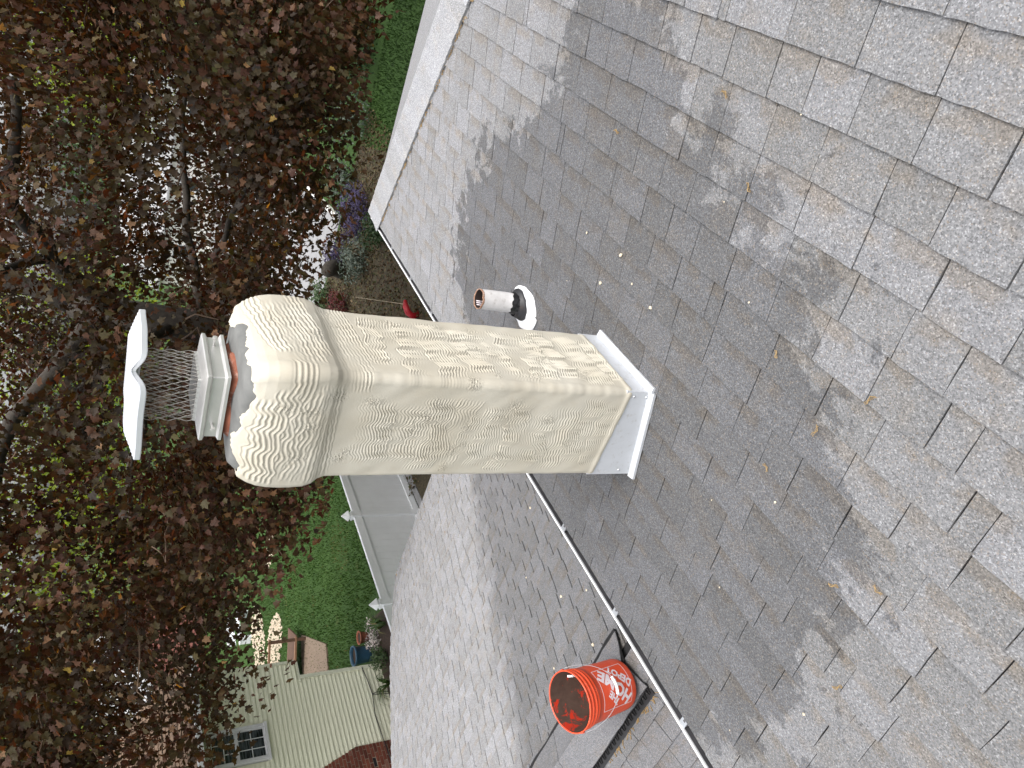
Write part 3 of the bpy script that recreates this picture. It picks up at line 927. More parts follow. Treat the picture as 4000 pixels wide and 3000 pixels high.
for pts, r0 in limbs:
    mb = MB()
    pp = []
    for a, b in zip(pts[:-1], pts[1:]):
        for q in range(4):
            t_ = q / 4
            pp.append(W(*[a[i] + (b[i]-a[i]) * t_ + (random.uniform(-.07, .07) if q else 0) for i in range(3)]))
    pp.append(W(*pts[-1]))
    mb.tube(pp, [r0 * (1 - .75 * i / (len(pp)-1)) for i in range(len(pp))], 8)
    mb.build('limb', [M['bark']], maple, True)
mb = MB()
for i in range(420):
    c = cl[rng.integers(len(cl))]
    o = np.array([11.4, 6.9, CZ - .3]) - c
    o = o / np.linalg.norm(o)
    L = rng.uniform(.5, 1.5)
    pts = [Vector(c - o * .25)]
    d = -o
    cur = np.array(c) - o * .1
    pts = []
    for q in range(5):
        pts.append(Vector(cur)); cur = cur + o * L / 4 + rng.normal(size=3) * .07
    mb.tube(pts, [.004, .006, .008, .011, .014], 4, caps=False)
mb.build('twigs', [M['twig']], maple, kind='stuff')

# ------------------------------------------------------------------ trees beyond the street
def far_tree(x, y, hgt, rad, mat, label, tintr=(0, 1), n=5200, leaf=.34, seed=1, name='lime_tree', zlow=1.5):
    rg = np.random.default_rng(seed)
    root = thing(name, label, 'tree', (x, y, 0), 'trees beyond the street')
    mb = MB()
    mb.tube([(x, y, -.1), (x + .1, y, hgt * .3), (x, y + .1, hgt * .6)], [.28, .2, .1], 8)
    mb.build('trunk', [M['bark']], root, True)
    m = 90
    c = rg.normal(size=(m, 3)); c /= np.linalg.norm(c, axis=1)[:, None]
    c *= rg.uniform(.35, 1, m)[:, None] ** .5
    C = np.array([x, y, zlow + (hgt - zlow) / 2]) + c * np.array([rad, rad, (hgt - zlow) / 2])
    ii = rg.integers(m, size=n)
    PP = C[ii] + rg.normal(size=(n, 3)) * rad * .15
    PP[:, 2] = np.maximum(PP[:, 2], .3)
    tt = np.clip(.5 * rg.random(m)[ii] + .5 * rg.random(n), 0, 1)
    tt = tintr[0] + (tintr[1] - tintr[0]) * tt
    me = leaf_mesh('crown', PP, rg.uniform(.7, 1.2, n) * leaf, OVAL, OVAL_F, mat, rg, None, None, tt, .4)
    link('crown', me, root, None, 'stuff')
    return root
FT = [(36, 36, 13, 5.5, 'bright yellow-green tree behind the brown roof'), (47, 31, 15, 6.5, 'yellow-green tree behind the top of the chimney cap'), (52, 12, 12, 5.0, 'yellow-green tree across the street right of the cap'),
      (46, 2, 13, 6.0, 'yellow-green tree at the far right end of the street'), (40, -14, 12, 6, 'yellow-green tree seen past the hip of the roof'), (30, 50, 14, 6.5, 'yellow-green tree farthest to the left behind the houses')]
for i, (x, y, hh, rr, lb) in enumerate(FT):
    far_tree(x, y, hh, rr, M['lime'], lb, seed=40 + i)
far_tree(20.5, -3.6, 10.5, 5.6, M['maple'], 'added dark red maple that shades the strip of lawn past the roof hip', seed=71, name='maple_tree', leaf=.17, n=15000, zlow=2.6)  # added tree towards the right edge of view, placed to shade the lawn
bpy.data.objects['maple_tree.001']['group'] = 'dark red maples behind the house'
maple['group'] = 'dark red maples behind the house'
rg = np.random.default_rng(80)
PPs = []
for (x, y, hh, rr) in [(64, 48, 12, 8), (72, 24, 11, 8), (74, 2, 12, 9), (66, -22, 12, 9), (46, 66, 13, 9), (58, -10, 10, 7), (40, -30, 12, 8)]:
    c = rg.normal(size=(3400, 3)); c /= np.linalg.norm(c, axis=1)[:, None]; c *= (rg.random(3400) ** .4)[:, None]
    PPs.append(np.array([x, y, hh / 2]) + c * np.array([rr, rr, hh / 2]))
PPs = np.concatenate(PPs)
fw_ = link('far_wood', leaf_mesh('far_wood', PPs, rg.uniform(.35, .6, len(PPs)), OVAL, OVAL_F, M['shrub'], rg, None, None, rg.uniform(.3, 1, len(PPs)), .4), None, None, 'stuff')
tag(fw_, 'dull green wood on the skyline far behind the street', 'wood', kind='stuff')

# ------------------------------------------------------------------ houses beyond
def far_house(x0, y0, x1, y1, eave, ridge, wall, roof, label, axis='y'):
    root = thing('far_house', label, 'house', ((x0+x1)/2, (y0+y1)/2, 0))
    mb = MB(); mb.box((x0, y0, -.1), (x1, y1, eave)); mb.build('wall', [wall], root)
    mb = MB(); xm = (x0+x1)/2; o = .4
    vs = [(x0-o, y0-o, eave - .1), (xm, y0-o, ridge), (x1+o, y0-o, eave - .1), (x0-o, y1+o, eave - .1), (xm, y1+o, ridge), (x1+o, y1+o, eave - .1)]
    lo = [(a, b, c - .12) for a, b, c in vs]
    mb.add(vs + lo, [(0, 1, 4, 3), (1, 2, 5, 4), (6, 9, 10, 7), (7, 10, 11, 8), (0, 6, 7, 1), (1, 7, 8, 2), (3, 4, 10, 9), (4, 5, 11, 10), (0, 3, 9, 6), (2, 8, 11, 5)])
    mb.build('roof', [roof], root)
    for wy in np.arange(y0 + 1.2, y1 - 1.0, 2.4):
        mb = MB(); mb.box((x0 - .06, wy, 1.0), (x0 + .02, wy + 1.0, 2.2)); w_ = mb.build('window', [M['window_frame']], root)
        mb = MB(); mb.box((x0 - .075, wy + .08, 1.08), (x0 - .05, wy + .92, 2.12)); mb.build('pane', [M['far_glass']], w_)
    return root
far_house(49, 12, 57, 26, 3.0, 5.4, M['far_wall'], M['grey_roof'], 'white house with grey roof across the street, glimpsed through the leaves')
far_house(27, 39, 34, 47, 3.0, 5.6, M['far_pink'], M['grey_roof'], 'brick house with a pale grey roof behind the brown-roofed neighbour')

# ================================================================== NEIGHBOUR'S HOUSE
NY = 15.6
nb = thing('neighbour_house', 'pale yellow-green clapboard house with brown roof and brick corner', 'house', W(8, 18, -CZ))
mb = MB()
mb.box(W(-4, NY + .03, -CZ - .2), W(10.27, NY + 9, -2.42)); mb.box(W(10.28, NY + .03, -4.69), W(10.73, NY + 9, -2.42))
mb.build('wall', [M['trim']], nb)
# clapboards: each course tilts out at its butt; split where the brick, the window and the overhang interrupt it
BR = [(-CZ - .1, 8.34), (-5.62, 8.34)]
def brick_edge(z):            # right-hand limit of the brick facing at height z
    if z < -5.60: return 8.335
    k = int((z + 5.60) / .0825)
    return 8.335 - (k + 1) * .031
CLAP = .1
zc = -CZ
i = 0
while zc < -2.46:
    z1 = min(zc + CLAP, -2.44)
    xr = 10.27 if zc < -4.71 else 10.72
    xl = brick_edge(zc + .03) if zc < -4.2 else 3.0
    if zc < -4.2 and xl < 7.9: xl = 3.0 if zc > -4.25 else xl
    segs = [(xl, xr)]
    if zc > -3.80: segs = [(3.0, 8.44), (9.33, xr)]
    for a, b in segs:
        mb = MB()
        y0, y1 = NY - .016, NY + .028
        mb.add([W(a, y0, zc), W(b, y0, zc), W(b, NY + .01, z1 + .01), W(a, NY + .01, z1 + .01), W(a, y1, zc), W(b, y1, zc), W(b, y1, z1 + .01), W(a, y1, z1 + .01)],
               [(0, 1, 2, 3), (5, 4, 7, 6), (0, 4, 5, 1), (3, 2, 6, 7), (1, 5, 6, 2), (0, 3, 7, 4)])
        mb.build('clapboard', [M['siding']], nb)
    zc += CLAP; i += 1
for nm, a, b in (('corner_trim', (10.265, NY - .035, -CZ), (10.36, NY + .08, -4.69)), ('overhang_trim', (10.72, NY - .03, -4.70), (10.79, NY + .08, -2.44)), ('belt_trim', (10.20, NY - .03, -4.74), (10.74, NY + .3, -4.692))):
    mb = MB(); mb.box(W(*a), W(*b)); mb.build(nm, [M['trim']], nb)
# brick facing with stepped top, each brick its own piece in a recessed mortar bed
mb = MB()
poly = [(5.4, -CZ - .1), (8.33, -CZ - .1), (8.33, -5.61)]
zz = -5.60
while zz < -3.8:
    xx = brick_edge(zz + .04) - .006
    poly += [(xx, zz), (xx, min(zz + .0825, -3.8))]; zz += .0825
poly += [(5.4, -3.8)]
Mx = Matrix(((1, 0, 0, 0), (0, 0, 1, 0), (0, 1, 0, CZ), (0, 0, 0, 1)))
mb.prism(poly, NY - .02, NY + .028, M=Mx)
mortar = mb.build('mortar_bed', [M['mortar']], nb)
brick_me = {}
for r_ in range(40):
    z = -CZ + r_ * .0825
    if z > -3.9: break
    xe = brick_edge(z + .04)
    off = (r_ % 2) * .115
    first = True
    x = xe
    while x > 6.3:
        L = .215 if not (first and r_ % 2) else .1
        first = False
        vent_here = abs(z + 6.0) < .05 and 7.75 < x - L/2 < 7.98
        key = round(L, 3)
        if key not in brick_me:
            b = MB(); b.box((-L + .005, -.012, .005), (-.005, .03, .0725)); brick_me[key] = mesh_data('brick', b.v, b.f, M['brick'])
        if vent_here:
            b = MB(); b.box(W(x - L + .005, NY - .022, z + .004), W(x - .005, NY + .02, z + .074)); b.build('air_vent', [M['cable']], nb)
        else:
            link('brick', brick_me[key], nb, Matrix.Translation(W(x, NY - .02 + random.uniform(-.002, .002), z)))
        x -= L + .008
# window
win = None
mb = MB()
wx0, wx1, wz0, wz1 = 8.47, 9.30, -3.75, -2.55
for a, b in (((wx0, NY - .05, wz0), (wx0 + .07, NY + .06, wz1)), ((wx1 - .07, NY - .05, wz0), (wx1, NY + .06, wz1)), ((wx0 + .07, NY - .05, wz1 - .07), (wx1 - .07, NY + .06, wz1)), ((wx0 - .02, NY - .07, wz0 - .06), (wx1 + .02, NY + .06, wz0 + .001))):
    mb.box(W(*a), W(*b))
win = mb.build('window', [M['window_frame']], nb)
zm = (wz0 + wz1) / 2 - .02
for nm, z0, z1, yo in (('lower_sash', wz0 + .002, zm + .02, NY - .02), ('upper_sash', zm + .022, wz1 - .072, NY + .005)):
    a, b = wx0 + .072, wx1 - .072
    mb = MB(); t_ = .035
    mb.box(W(a, yo, z0), W(a + t_, yo + .03, z1)); mb.box(W(b - t_, yo, z0), W(b, yo + .03, z1))
    mb.box(W(a + t_, yo, z0), W(b - t_, yo + .03, z0 + t_)); mb.box(W(a + t_, yo, z1 - t_), W(b - t_, yo + .03, z1))
    for q in (1, 2):
        xx = a + (b - a) * q / 3
        mb.box(W(xx - .009, yo + .008, z0 + t_), W(xx + .009, yo + .022, z1 - t_))
    zz = (z0 + z1) / 2
    mb.box(W(a + t_, yo + .009, zz - .009), W(b - t_, yo + .021, zz + .009))
    mb.build('sash', [M['window_frame']], win)
    mb = MB(); mb.box(W(a + t_, yo + .012, z0 + t_), W(b - t_, yo + .017, z1 - t_)); mb.build('pane', [M['glass']], win)
# eaves gutter, soffit, roof
mb = MB(); mb.box(W(-4, NY - .42, -2.44), W(11.0, NY + .03, -2.40)); mb.build('soffit', [M['trim']], nb)
mb = MB(); mb.box(W(-4, NY - .53, -2.42), W(11.05, NY - .42, -2.29)); mb.build('gutter', [M['white_clean']], nb)
mb = MB()
rp = lambda y: -2.28 + (y - (NY - .45)) * .42
rnd = random.Random(4)
mb.add([W(-4, NY - .45, rp(NY-.45) - .05), W(11.1, NY - .45, rp(NY-.45) - .05), W(11.1, NY + 4.5, rp(NY + 4.5) - .05), W(-4, NY + 4.5, rp(NY + 4.5) - .05),
        W(-4, NY + 9.4, rp(NY - .45) - .05), W(11.1, NY + 9.4, rp(NY - .45) - .05)], [(0, 1, 2, 3), (3, 2, 5, 4)])
mb.build('roof_deck', [M['deckwood']], nb)
mb = MB()
for k in range(34):
    y0 = NY - .47 + k * .145
    x = 5.2 + rnd.uniform(0, .2)
    while x < 11.1:
        L = rnd.choice((.16, .2, .24, .3))
        dz = rnd.uniform(0, .012)
        x2 = min(x + L - .006, 11.12)
        p = [W(x, y0, rp(y0) + .006 + dz), W(x2, y0, rp(y0) + .006 + dz), W(x2, y0 + .17, rp(y0 + .17) - .006), W(x, y0 + .17, rp(y0 + .17) - .006)]
        q = [v_ - Vector((0, 0, .02)) for v_ in p]
        mb.add(p + q, [(0, 1, 2, 3), (0, 4, 5, 1), (1, 5, 6, 2), (3, 7, 4, 0)])
        x += L
mb.build('roof_shingles', [M['brown_roof']], nb, kind='stuff')
mb = MB()
mb.tube([W(10.3, NY - .04, -6.26), W(9.9, NY - .04, -6.31), W(9.53, NY - .04, -6.33), W(9.0, NY - .04, -6.26), W(8.36, NY - .04, -6.29), W(7.6, NY - .06, -6.33)], .011, 5)
mb.tube([W(9.53, NY - .04, -6.33), W(9.5, NY - .05, -6.45), W(9.47, NY - .05, -6.72)], .009, 5)
mb.tube([W(9.53, NY - .04, -6.33), W(9.57, NY - .05, -6.45), W(9.52, NY - .05, -6.72)], .009, 5)
mb.build('cable', [M['cable']], nb, True)
mb = MB()
mb.tube([W(9.3, NY - 1.2, -2.2), W(8.9, NY - .6, -2.9), W(8.3, NY - .2, -3.1)], .008, 5)

# ================================================================== WHITE FENCE
FY = 10.98
fence = thing('vinyl_fence', 'white vinyl privacy fence with pointed post caps beside the lawn', 'fence', W(10, FY, -CZ))
F0, FT_ = -6.70, -5.15
posts = [6.17, 8.58, 10.99, 13.40]
for px_ in posts:
    mb = MB()
    h_ = .064
    mb.box(W(px_ - h_, FY - h_, -CZ - .1), W(px_ + h_, FY + h_, FT_ + .03))
    p_ = mb.build('post', [M['vinyl']], fence)
    mb = MB()
    prof = [(.074, 0), (.074, .035), (.055, .045), (.055, .062), (.082, .075), (.078, .10), (.045, .16), (.004, .24)]
    vs, fs = [], []
    for r_, z_ in prof:
        for sx, sy in ((-1, -1), (1, -1), (1, 1), (-1, 1)): vs.append(W(px_ + sx * r_, FY + sy * r_, FT_ + .031 + z_))
    for q in range(len(prof) - 1):
        for w_ in range(4): fs.append((q*4+w_, q*4+(w_+1) % 4, (q+1)*4+(w_+1) % 4, (q+1)*4+w_))
    fs += [(3, 2, 1, 0), tuple((len(prof)-1)*4 + w_ for w_ in range(4))]
    mb.add(vs, fs); mb.build('cap', [M['vinyl']], p_)
spans = [(4.0, 6.17)] + list(zip(posts[:-1], posts[1:]))
plank_me = None
for a, b in spans:
    a += .066; b -= .066
    mb = MB(); mb.box(W(a, FY - .032, FT_ - .17), W(b, FY + .032, FT_)); mb.build('top_rail', [M['vinyl']], fence)
    mb = MB(); mb.box(W(a, FY - .032, F0 - .02), W(b, FY + .032, F0 + .13)); mb.build('bottom_rail', [M['vinyl']], fence)
    n_ = 13
    w_ = (b - a) / n_
    if plank_me is None or abs(plank_me[0] - w_) > 1e-4:
        m_ = MB(); m_.prism([(.004, -.012), (w_ - .004, -.012), (w_ - .001, -.006), (w_ - .001, .012), (.001, .012), (.001, -.006)], F0 + .12, FT_ - .16)
        plank_me = (w_, mesh_data('plank', m_.v, m_.f, M['vinyl']))
    for q in range(n_):
        link('plank', plank_me[1], fence, Matrix.Translation(W(a + q * w_, FY, 0)))

# ================================================================== CHIMNEY
CXc, CYc = 1.797, 1.2605
chim = thing('chimney', 'square chimney coated in cream stucco with wavy trowel marks and white base flashing', 'chimney', W(CXc, CYc, roof_z(0, CYc)))
HB = .1895
def half_at(z):
    zs = [-1.90, -1.62, -1.2, -.68, -.625, -.604, -.586, -.562, -.525, -.49, -.46, -.43, -.405, -.385, -.365, -.345]
    hs = [.192, .1915, .189, .188, .1885, .194, .2045, .2105, .2130, .2140, .2130, .209, .202, .193, .181, .166]
    return np.interp(z, zs, hs)
def stucco_mesh():
    Zb, Zt = -1.622, -.345
    # perimeter in units of side: 4 sides, front corner (-X,-Y) first. corner k between sides
    RC = .022
    NS, NC = 176, 9
    coarse = 40
    per = []          # (ux,uy,nx,ny,p) unit square positions; side order: -Y face (to +X), +X, +Y, -X
    dirs = [((-1, -1), (1, -1), (0, -1)), ((1, -1), (1, 1), (1, 0)), ((1, 1), (-1, 1), (0, 1)), ((-1, 1), (-1, -1), (-1, 0))]
    out_ = []
    for si, (a, b, nn) in enumerate(dirs):
        n = NS if si in (0, 3) else coarse
        for i in range(n):
            t = i / (n - 1) if n > 1 else 0
            out_.append((si, t, a, b, nn, 0.0))
        nn2 = dirs[(si + 1) % 4][2]
        for c in range(1, NC + 1):
            th = c / (NC + 1)
            out_.append((si, 1.0, b, b, nn, th))
    n = len(out_)
    nx = np.zeros(n); ny = np.zeros(n); cx = np.zeros(n); cy = np.zeros(n); side = np.zeros(n, int); tt = np.zeros(n)
    for i, (si, t, a, b, nn, th) in enumerate(out_):
        px_, py_ = a[0] + (b[0]-a[0]) * t, a[1] + (b[1]-a[1]) * t
        cx[i], cy[i] = px_, py_
        n2 = dirs[(si + 1) % 4][2]
        ang = th * math.pi / 2
        nx[i] = nn[0] * math.cos(ang) + n2[0] * math.sin(ang); ny[i] = nn[1] * math.cos(ang) + n2[1] * math.sin(ang)
        side[i] = si; tt[i] = t
    NZ = 600
    z = np.linspace(Zb, Zt, NZ)
    ang = np.arctan2(cy, cx)
    p1 = np.where(side == 0, tt * .38, np.where(side == 3, -(1 - tt) * .38, 1.0))
    r3 = np.random.default_rng(8)
    edge = -.368 + .010 * np.sin(p1 * 22 + .4) + .006 * np.sin(p1 * 41 + 1) + .003 * np.sin(p1 * 97 + 2 * np.sin(p1 * 13)) + .0012 * np.sin(p1 * 230 + 2 + 3 * np.sin(p1 * 40))
    edge = edge - .012 * np.exp(-(p1 / .04) ** 2) + .012 * np.exp(-((p1 + .30) / .08) ** 2) + .012 * np.exp(-((p1 - .33) / .06) ** 2)
    wz = np.clip((z - (-.50)) / (Zt + .50), 0, 1)[:, None]
    zg = z[:, None] * (1 - wz) + (-.50 + (edge[None] + .50) * wz) * wz
    half = half_at(zg)
    RCz = RC + .014 * np.clip((zg + .62) / .14, 0, 1)
    core = half - RCz
    X_ = CXc + core * cx[None] + RCz * nx[None]
    Y_ = CYc + core * cy[None] + RCz * ny[None]
    # along-face coordinate p in metres: 0 at the front corner, + on the -Y face, - on the -X face
    p = np.where(side == 0, tt * .38, np.where(side == 3, -(1 - tt) * .38, 1.0))
    PP, _z = np.meshgrid(p, z); ZZ = zg
    rg = np.random.default_rng(5)
    def vnoise(fx, fz, seed, amp):
        r2 = np.random.default_rng(seed)
        h = np.zeros_like(PP)
        for q in range(7):
            a = r2.uniform(0, 2*math.pi); k = r2.uniform(.6, 1.5)
            h += np.sin((PP * fx * math.cos(a) + ZZ * fz * math.sin(a)) * k * 6.28 + r2.uniform(0, 6.28))
        return h * amp / 2.6
    base = vnoise(4, 4, 1, .0012) + vnoise(13, 11, 2, .0006)
    h = np.zeros_like(PP)
    cov = np.zeros_like(PP)
    def stroke(p0, z0, L, Wd, ang, lam, amp, wl, hh, ph=None, curve=0.0):
        nonlocal h, cov
        ph = rg.uniform(0, 6.28) if ph is None else ph
        ca, sa = math.cos(ang), math.sin(ang)
        u = (PP - p0) * ca + (ZZ - z0) * sa
        v = -(PP - p0) * sa + (ZZ - z0) * ca
        near_ = (np.abs(u) < L * .5 + .04) & (np.abs(v) < Wd * .5 + .05)
        uj = u[near_]; vj = v[near_]
        vv = vj + amp * np.sin(2*math.pi * uj / wl + ph) + amp * .35 * np.sin(2*math.pi * uj / (wl * .43) + ph * 2.1) + curve * uj ** 2 + .0012 * np.sin(uj * 170 + vj * 60 + ph)
        vv = vv + .0016 * np.sin(uj * 23 + ph * 3) 
        r = np.sin(2*math.pi * vv / lam + .8 * np.sin(uj * 9 + ph))
        r = np.where(r > 0, np.maximum(r, 0) ** .6, -(np.abs(r) ** 1.3) * .7)
        tooth = .65 + .35 * np.sin(np.floor(vv / lam) * 12.9898 + ph) 
        m = np.clip((L * .5 - np.abs(uj)) / .022, 0, 1) * np.clip((Wd * .5 - np.abs(vv)) / .006, 0, 1)
        m *= np.clip(.95 + .7 * np.sin(uj * 9 + vj * 14 + ph) + .35 * np.sin(uj * 26 - vj * 19 + ph * 2), 0, 1)
        hh_ = hh * r * tooth
        lead = hh * .7 * np.exp(-((L * .5 - np.abs(uj)) / .008) ** 2) * (rg.random() < .2)
        h[near_] = h[near_] * (1 - m) + (hh_ + lead) * m
        cov[near_] = np.maximum(cov[near_], m)
    # body: one wavy trowel pass above the other, a few shorter passes drawn over them
    for face, (pa, pb) in (('L', (-.372, -.018)), ('R', (.008, .378))):
        zc_ = -1.585
        while zc_ < -.68:
            Wd = rg.uniform(.085, .125)
            L = rg.uniform(.24, .33) if face == 'L' else rg.uniform(.30, .37)
            pc = (pa + pb) / 2 + (rg.uniform(-.03, .02) if face == 'L' else rg.uniform(-.02, .02))
            stroke(pc, zc_, L, Wd, rg.normal() * .05, rg.uniform(.0092, .0112), rg.uniform(.005, .011), rg.uniform(.075, .12), rg.uniform(.0020, .0029), curve=rg.normal() * .25)
            zc_ += Wd * rg.uniform(.82, .98)
        for q in range(7):
            L = rg.uniform(.10, .2)
            stroke(rg.uniform(pa + L / 2, pb - L / 2), rg.uniform(-1.5, -.72), L, rg.uniform(.05, .09), rg.normal() * .16, rg.uniform(.0085, .0105), rg.uniform(.003, .009), rg.uniform(.06, .1), rg.uniform(.0018, .0026))
    # under the corbel: long straight combing
    for q in range(5): stroke(rg.uniform(.12, .26), -.63 + rg.uniform(-.05, .03), .36, .06, .10, .0105, .0015, .2, .0016)
    for q in range(3): stroke(-.2, -.60 + q * .012, .38, .05, .05, .011, .0015, .2, .0018)
    # corbel: coarse combing, slanted on the right face, bold waves on the left
    for q in range(5): stroke(.20 + rg.uniform(-.05, .05), -.545 + q * .032, .36, .055, .16, .0135, .0022, .16, .0019)
    for q in range(4): stroke(.2 + rg.uniform(-.08, .08), -.50 + q * .03, .26, .05, .12, .013, .002, .12, .0018)
    for q in range(4): stroke(-.21, -.575 + q * .010, .36, .05, -.03, .0145, .001, .3, .0019)
    for q in range(5): stroke(-.20 + rg.uniform(-.05, .05), -.52 + q * .027, .34, .07, -.02, .0150, rg.uniform(.005, .008), rg.uniform(.09, .13), .0021, ph=1.0 + q * .2 + rg.normal() * .35)
    # crumbs where strokes collide
    for q in range(42):
        p0 = rg.uniform(-.36, .36); z0 = rg.uniform(-1.55, -.42)
        d2 = ((PP - p0) / rg.uniform(.012, .03)) ** 2 + ((ZZ - z0) / rg.uniform(.01, .035)) ** 2
        m = np.exp(-d2)
        near_ = m > .02
        h[near_] += m[near_] * rg.normal(size=near_.sum()) * .0016
    disp = base + h
    # ragged arris along the corners
    disp += .0005 * np.exp(-(PP / .007) ** 2) * (1 + .7 * np.sin(ZZ * 63 + 2 * np.sin(ZZ * 17)) + .6 * np.sin(ZZ * 141 + 3 * np.sin(ZZ * 9)))
    disp *= np.clip((PP < .9) + .3, 0, 1)
    # thick lip above the flashing
    disp += .003 * np.exp(-((ZZ + 1.612) / .010) ** 2)
    disp[-1] -= .012; disp[-2] -= .002
    X_ = X_ + disp * nx[None]; Y_ = Y_ + disp * ny[None]
    V = np.stack([X_, Y_, zg + CZ], -1).reshape(-1, 3)
    i0 = np.arange(NZ - 1)[:, None] * n + np.arange(n)[None]
    i1 = np.arange(NZ - 1)[:, None] * n + (np.arange(n)[None] + 1) % n
    F = np.stack([i0, i1, i1 + n, i0 + n], -1).reshape(-1, 4)
    return mesh_np('stucco', V, F, M['stucco'], True)
st = link('stucco_coat', stucco_mesh(), chim)
st['label'] = 'cream stucco combed into wavy ridges, thicker round the top'
mb = MB(); mb.box(W(CXc - .170, CYc - .170, -2.3), W(CXc + .170, CYc + .170, -.40)); mb.build('masonry', [M['masonry']], chim)
# grey cement crown: domed, slightly below the stucco edge
def crown_mesh():
    n = 96; v, f = [], []
    prof = [(.190, -.47), (.195, -.43), (.1925, -.400), (.181, -.372), (.168, -.356), (.14, -.354), (.11, -.351), (.085, -.349)]
    for r_, z_ in prof:
        for k in range(n):
            a = 2*math.pi*k/n
            c, s_ = math.cos(a), math.sin(a)
            e_ = 6.0
            q = (abs(c) ** e_ + abs(s_) ** e_) ** (-1 / e_)
            w = .0022 * math.sin(a * 5 + z_ * 30) + .0014 * math.sin(a * 11)
            v.append(W(CXc + (r_ * q + w) * c, CYc + (r_ * q + w) * s_, z_ + .0025 * math.sin(a * 3 + r_ * 40)))
    for i in range(len(prof) - 1):
        for k in range(n): f.append((i*n+k, i*n+(k+1) % n, (i+1)*n+(k+1) % n, (i+1)*n+k))
    return mesh_data('crown', v, f, M['cement'], True)
cc = link('cement_crown', crown_mesh(), chim)
# clay flue with a rough mortar collar
mb = MB()
vs, fs = [], []
n = 48
for r_, z_ in ((.110, -.362), (.106, -.352), (.100, -.343), (.093, -.335), (.090, -.290), (.078, -.289), (.078, -.36)):
    for k in range(n):
        a = 2*math.pi*k/n; c, s_ = math.cos(a), math.sin(a)
        q = (abs(c) ** 8 + abs(s_) ** 8) ** (-1 / 8)
        w = (.007 * math.sin(a * 3 + 1) + .005 * math.sin(a * 7)) if z_ < -.336 and r_ > .09 else 0
        vs.append(W(CXc + (r_ * q + w) * c, CYc + (r_ * q + w) * s_, z_))
for i in range(6):
    for k in range(n): fs.append((i*n+k, i*n+(k+1) % n, (i+1)*n+(k+1) % n, (i+1)*n+k))
mb.add(vs, fs); mb.build('flue_tile', [M['clay']], chim, True)

# step flashing: two bent white sheets with raised flanges on the roof
fo, fi_ = .1875, .2065
fy = CYc - fo; fx = CXc - fo
def flash(side):
    mb = MB()
    t = .0015
    if side == 'up':       # on the -Y face
        xa, xb = CXc - fo, CXc + fo
        za = roof_z(0, CYc - fo)
        mb.box(W(xa, fy - t, za - .01), W(xb, fy + t, -1.600))
        z2 = roof_z(0, CYc - fi_ - .004)
        mb.add([W(xa - .012, fy - .026, z2 + .012), W(xb + .004, fy - .026, z2 + .012), W(xb + .004, fy, za + .022), W(xa - .012, fy, za + .022),
                W(xa - .012, fy - .026, z2 + .000), W(xb + .004, fy - .026, z2 + .000), W(xb + .004, fy, za + .002), W(xa - .012, fy, za + .002)],
               [(0, 1, 2, 3), (7, 6, 5, 4), (0, 4, 5, 1), (1, 5, 6, 2), (2, 6, 7, 3), (3, 7, 4, 0)])
    else:                  # on the -X face, following the slope
        ya, yb = CYc - fo, CYc + fo
        za, zb = roof_z(0, ya), roof_z(0, yb)
        for x_ in (0,):
            p = [(ya, za - .01), (yb, zb - .01), (yb, -1.600), (ya, -1.600)]
            vs = [W(fx - t, a, b) for a, b in p] + [W(fx + t, a, b) for a, b in p]
            mb.add(vs, [(0, 1, 2, 3), (7, 6, 5, 4), (0, 4, 5, 1), (1, 5, 6, 2), (2, 6, 7, 3), (3, 7, 4, 0)])
        mb.add([W(fx - .022, ya - .006, za + .014), W(fx, ya - .006, za + .024), W(fx, yb + .012, zb + .024), W(fx - .022, yb + .012, zb + .014),
                W(fx - .022, ya - .006, za + .003), W(fx, ya - .006, za + .004), W(fx, yb + .012, zb + .004), W(fx - .022, yb + .012, zb + .003)],
               [(0, 3, 2, 1), (4, 5, 6, 7), (0, 1, 5, 4), (1, 2, 6, 5), (2, 3, 7, 6), (3, 0, 4, 7)])
    return mb.build('flashing', [M['white_metal']], chim)
fl1 = flash('up'); fl1['label'] = 'narrow white metal flashing on the upslope face'
fl2 = flash('side'); fl2['label'] = 'deep white metal flashing stepping down the side face'
for (yy, zz) in ((fy + .02, -1.640), (fy + .02, -1.695), (CYc + fo - .02, -1.74), (CYc + fo - .022, -1.80)):
    mb = MB(); mb.lathe([(.0001, .003), (.0035, .0025), (.005, 0)], 10, M=Matrix.Translation(W(fx - .0016, yy, zz)) @ Matrix.Rotation(-math.pi/2, 4, 'Y'))
    mb.build('screw', [M['galv']], fl2)

# ------------------------------------------------------------------ chimney cap
cap = thing('chimney_cowl', 'stainless mesh chimney cap with a dented white lid', 'chimney cap', W(CXc, CYc, -.33))
def sq_loft(prof, rc=.004, n_c=3):
    vs, fs = [], []
    ring = []
    for cxs, cys, a0 in ((1, 1, 0), (-1, 1, 90), (-1, -1, 180), (1, -1, 270)):
        for q in range(n_c + 1):
            a = math.radians(a0 + 90 * q / n_c); ring.append((cxs, cys, math.cos(a), math.sin(a)))
    m = len(ring)
    for h_, z_ in prof:
        for sx, sy, c, s_ in ring: vs.append(W(CXc + sx * (h_ - rc) + rc * c, CYc + sy * (h_ - rc) + rc * s_, z_))
    for i in range(len(prof) - 1):
        for k in range(m): fs.append((i*m+k, i*m+(k+1) % m, (i+1)*m+(k+1) % m, (i+1)*m+k))
    return vs, fs
mb = MB()
mb.add(*sq_loft([(.105, -.334), (.109, -.334), (.109, -.326), (.1015, -.320), (.1015, -.290), (.109, -.285), (.110, -.277), (.106, -.274), (.090, -.270), (.0715, -.266), (.0705, -.258), (.0695, -.258), (.0695, -.30)]))
mb.build('base_band', [M['steel']], cap)
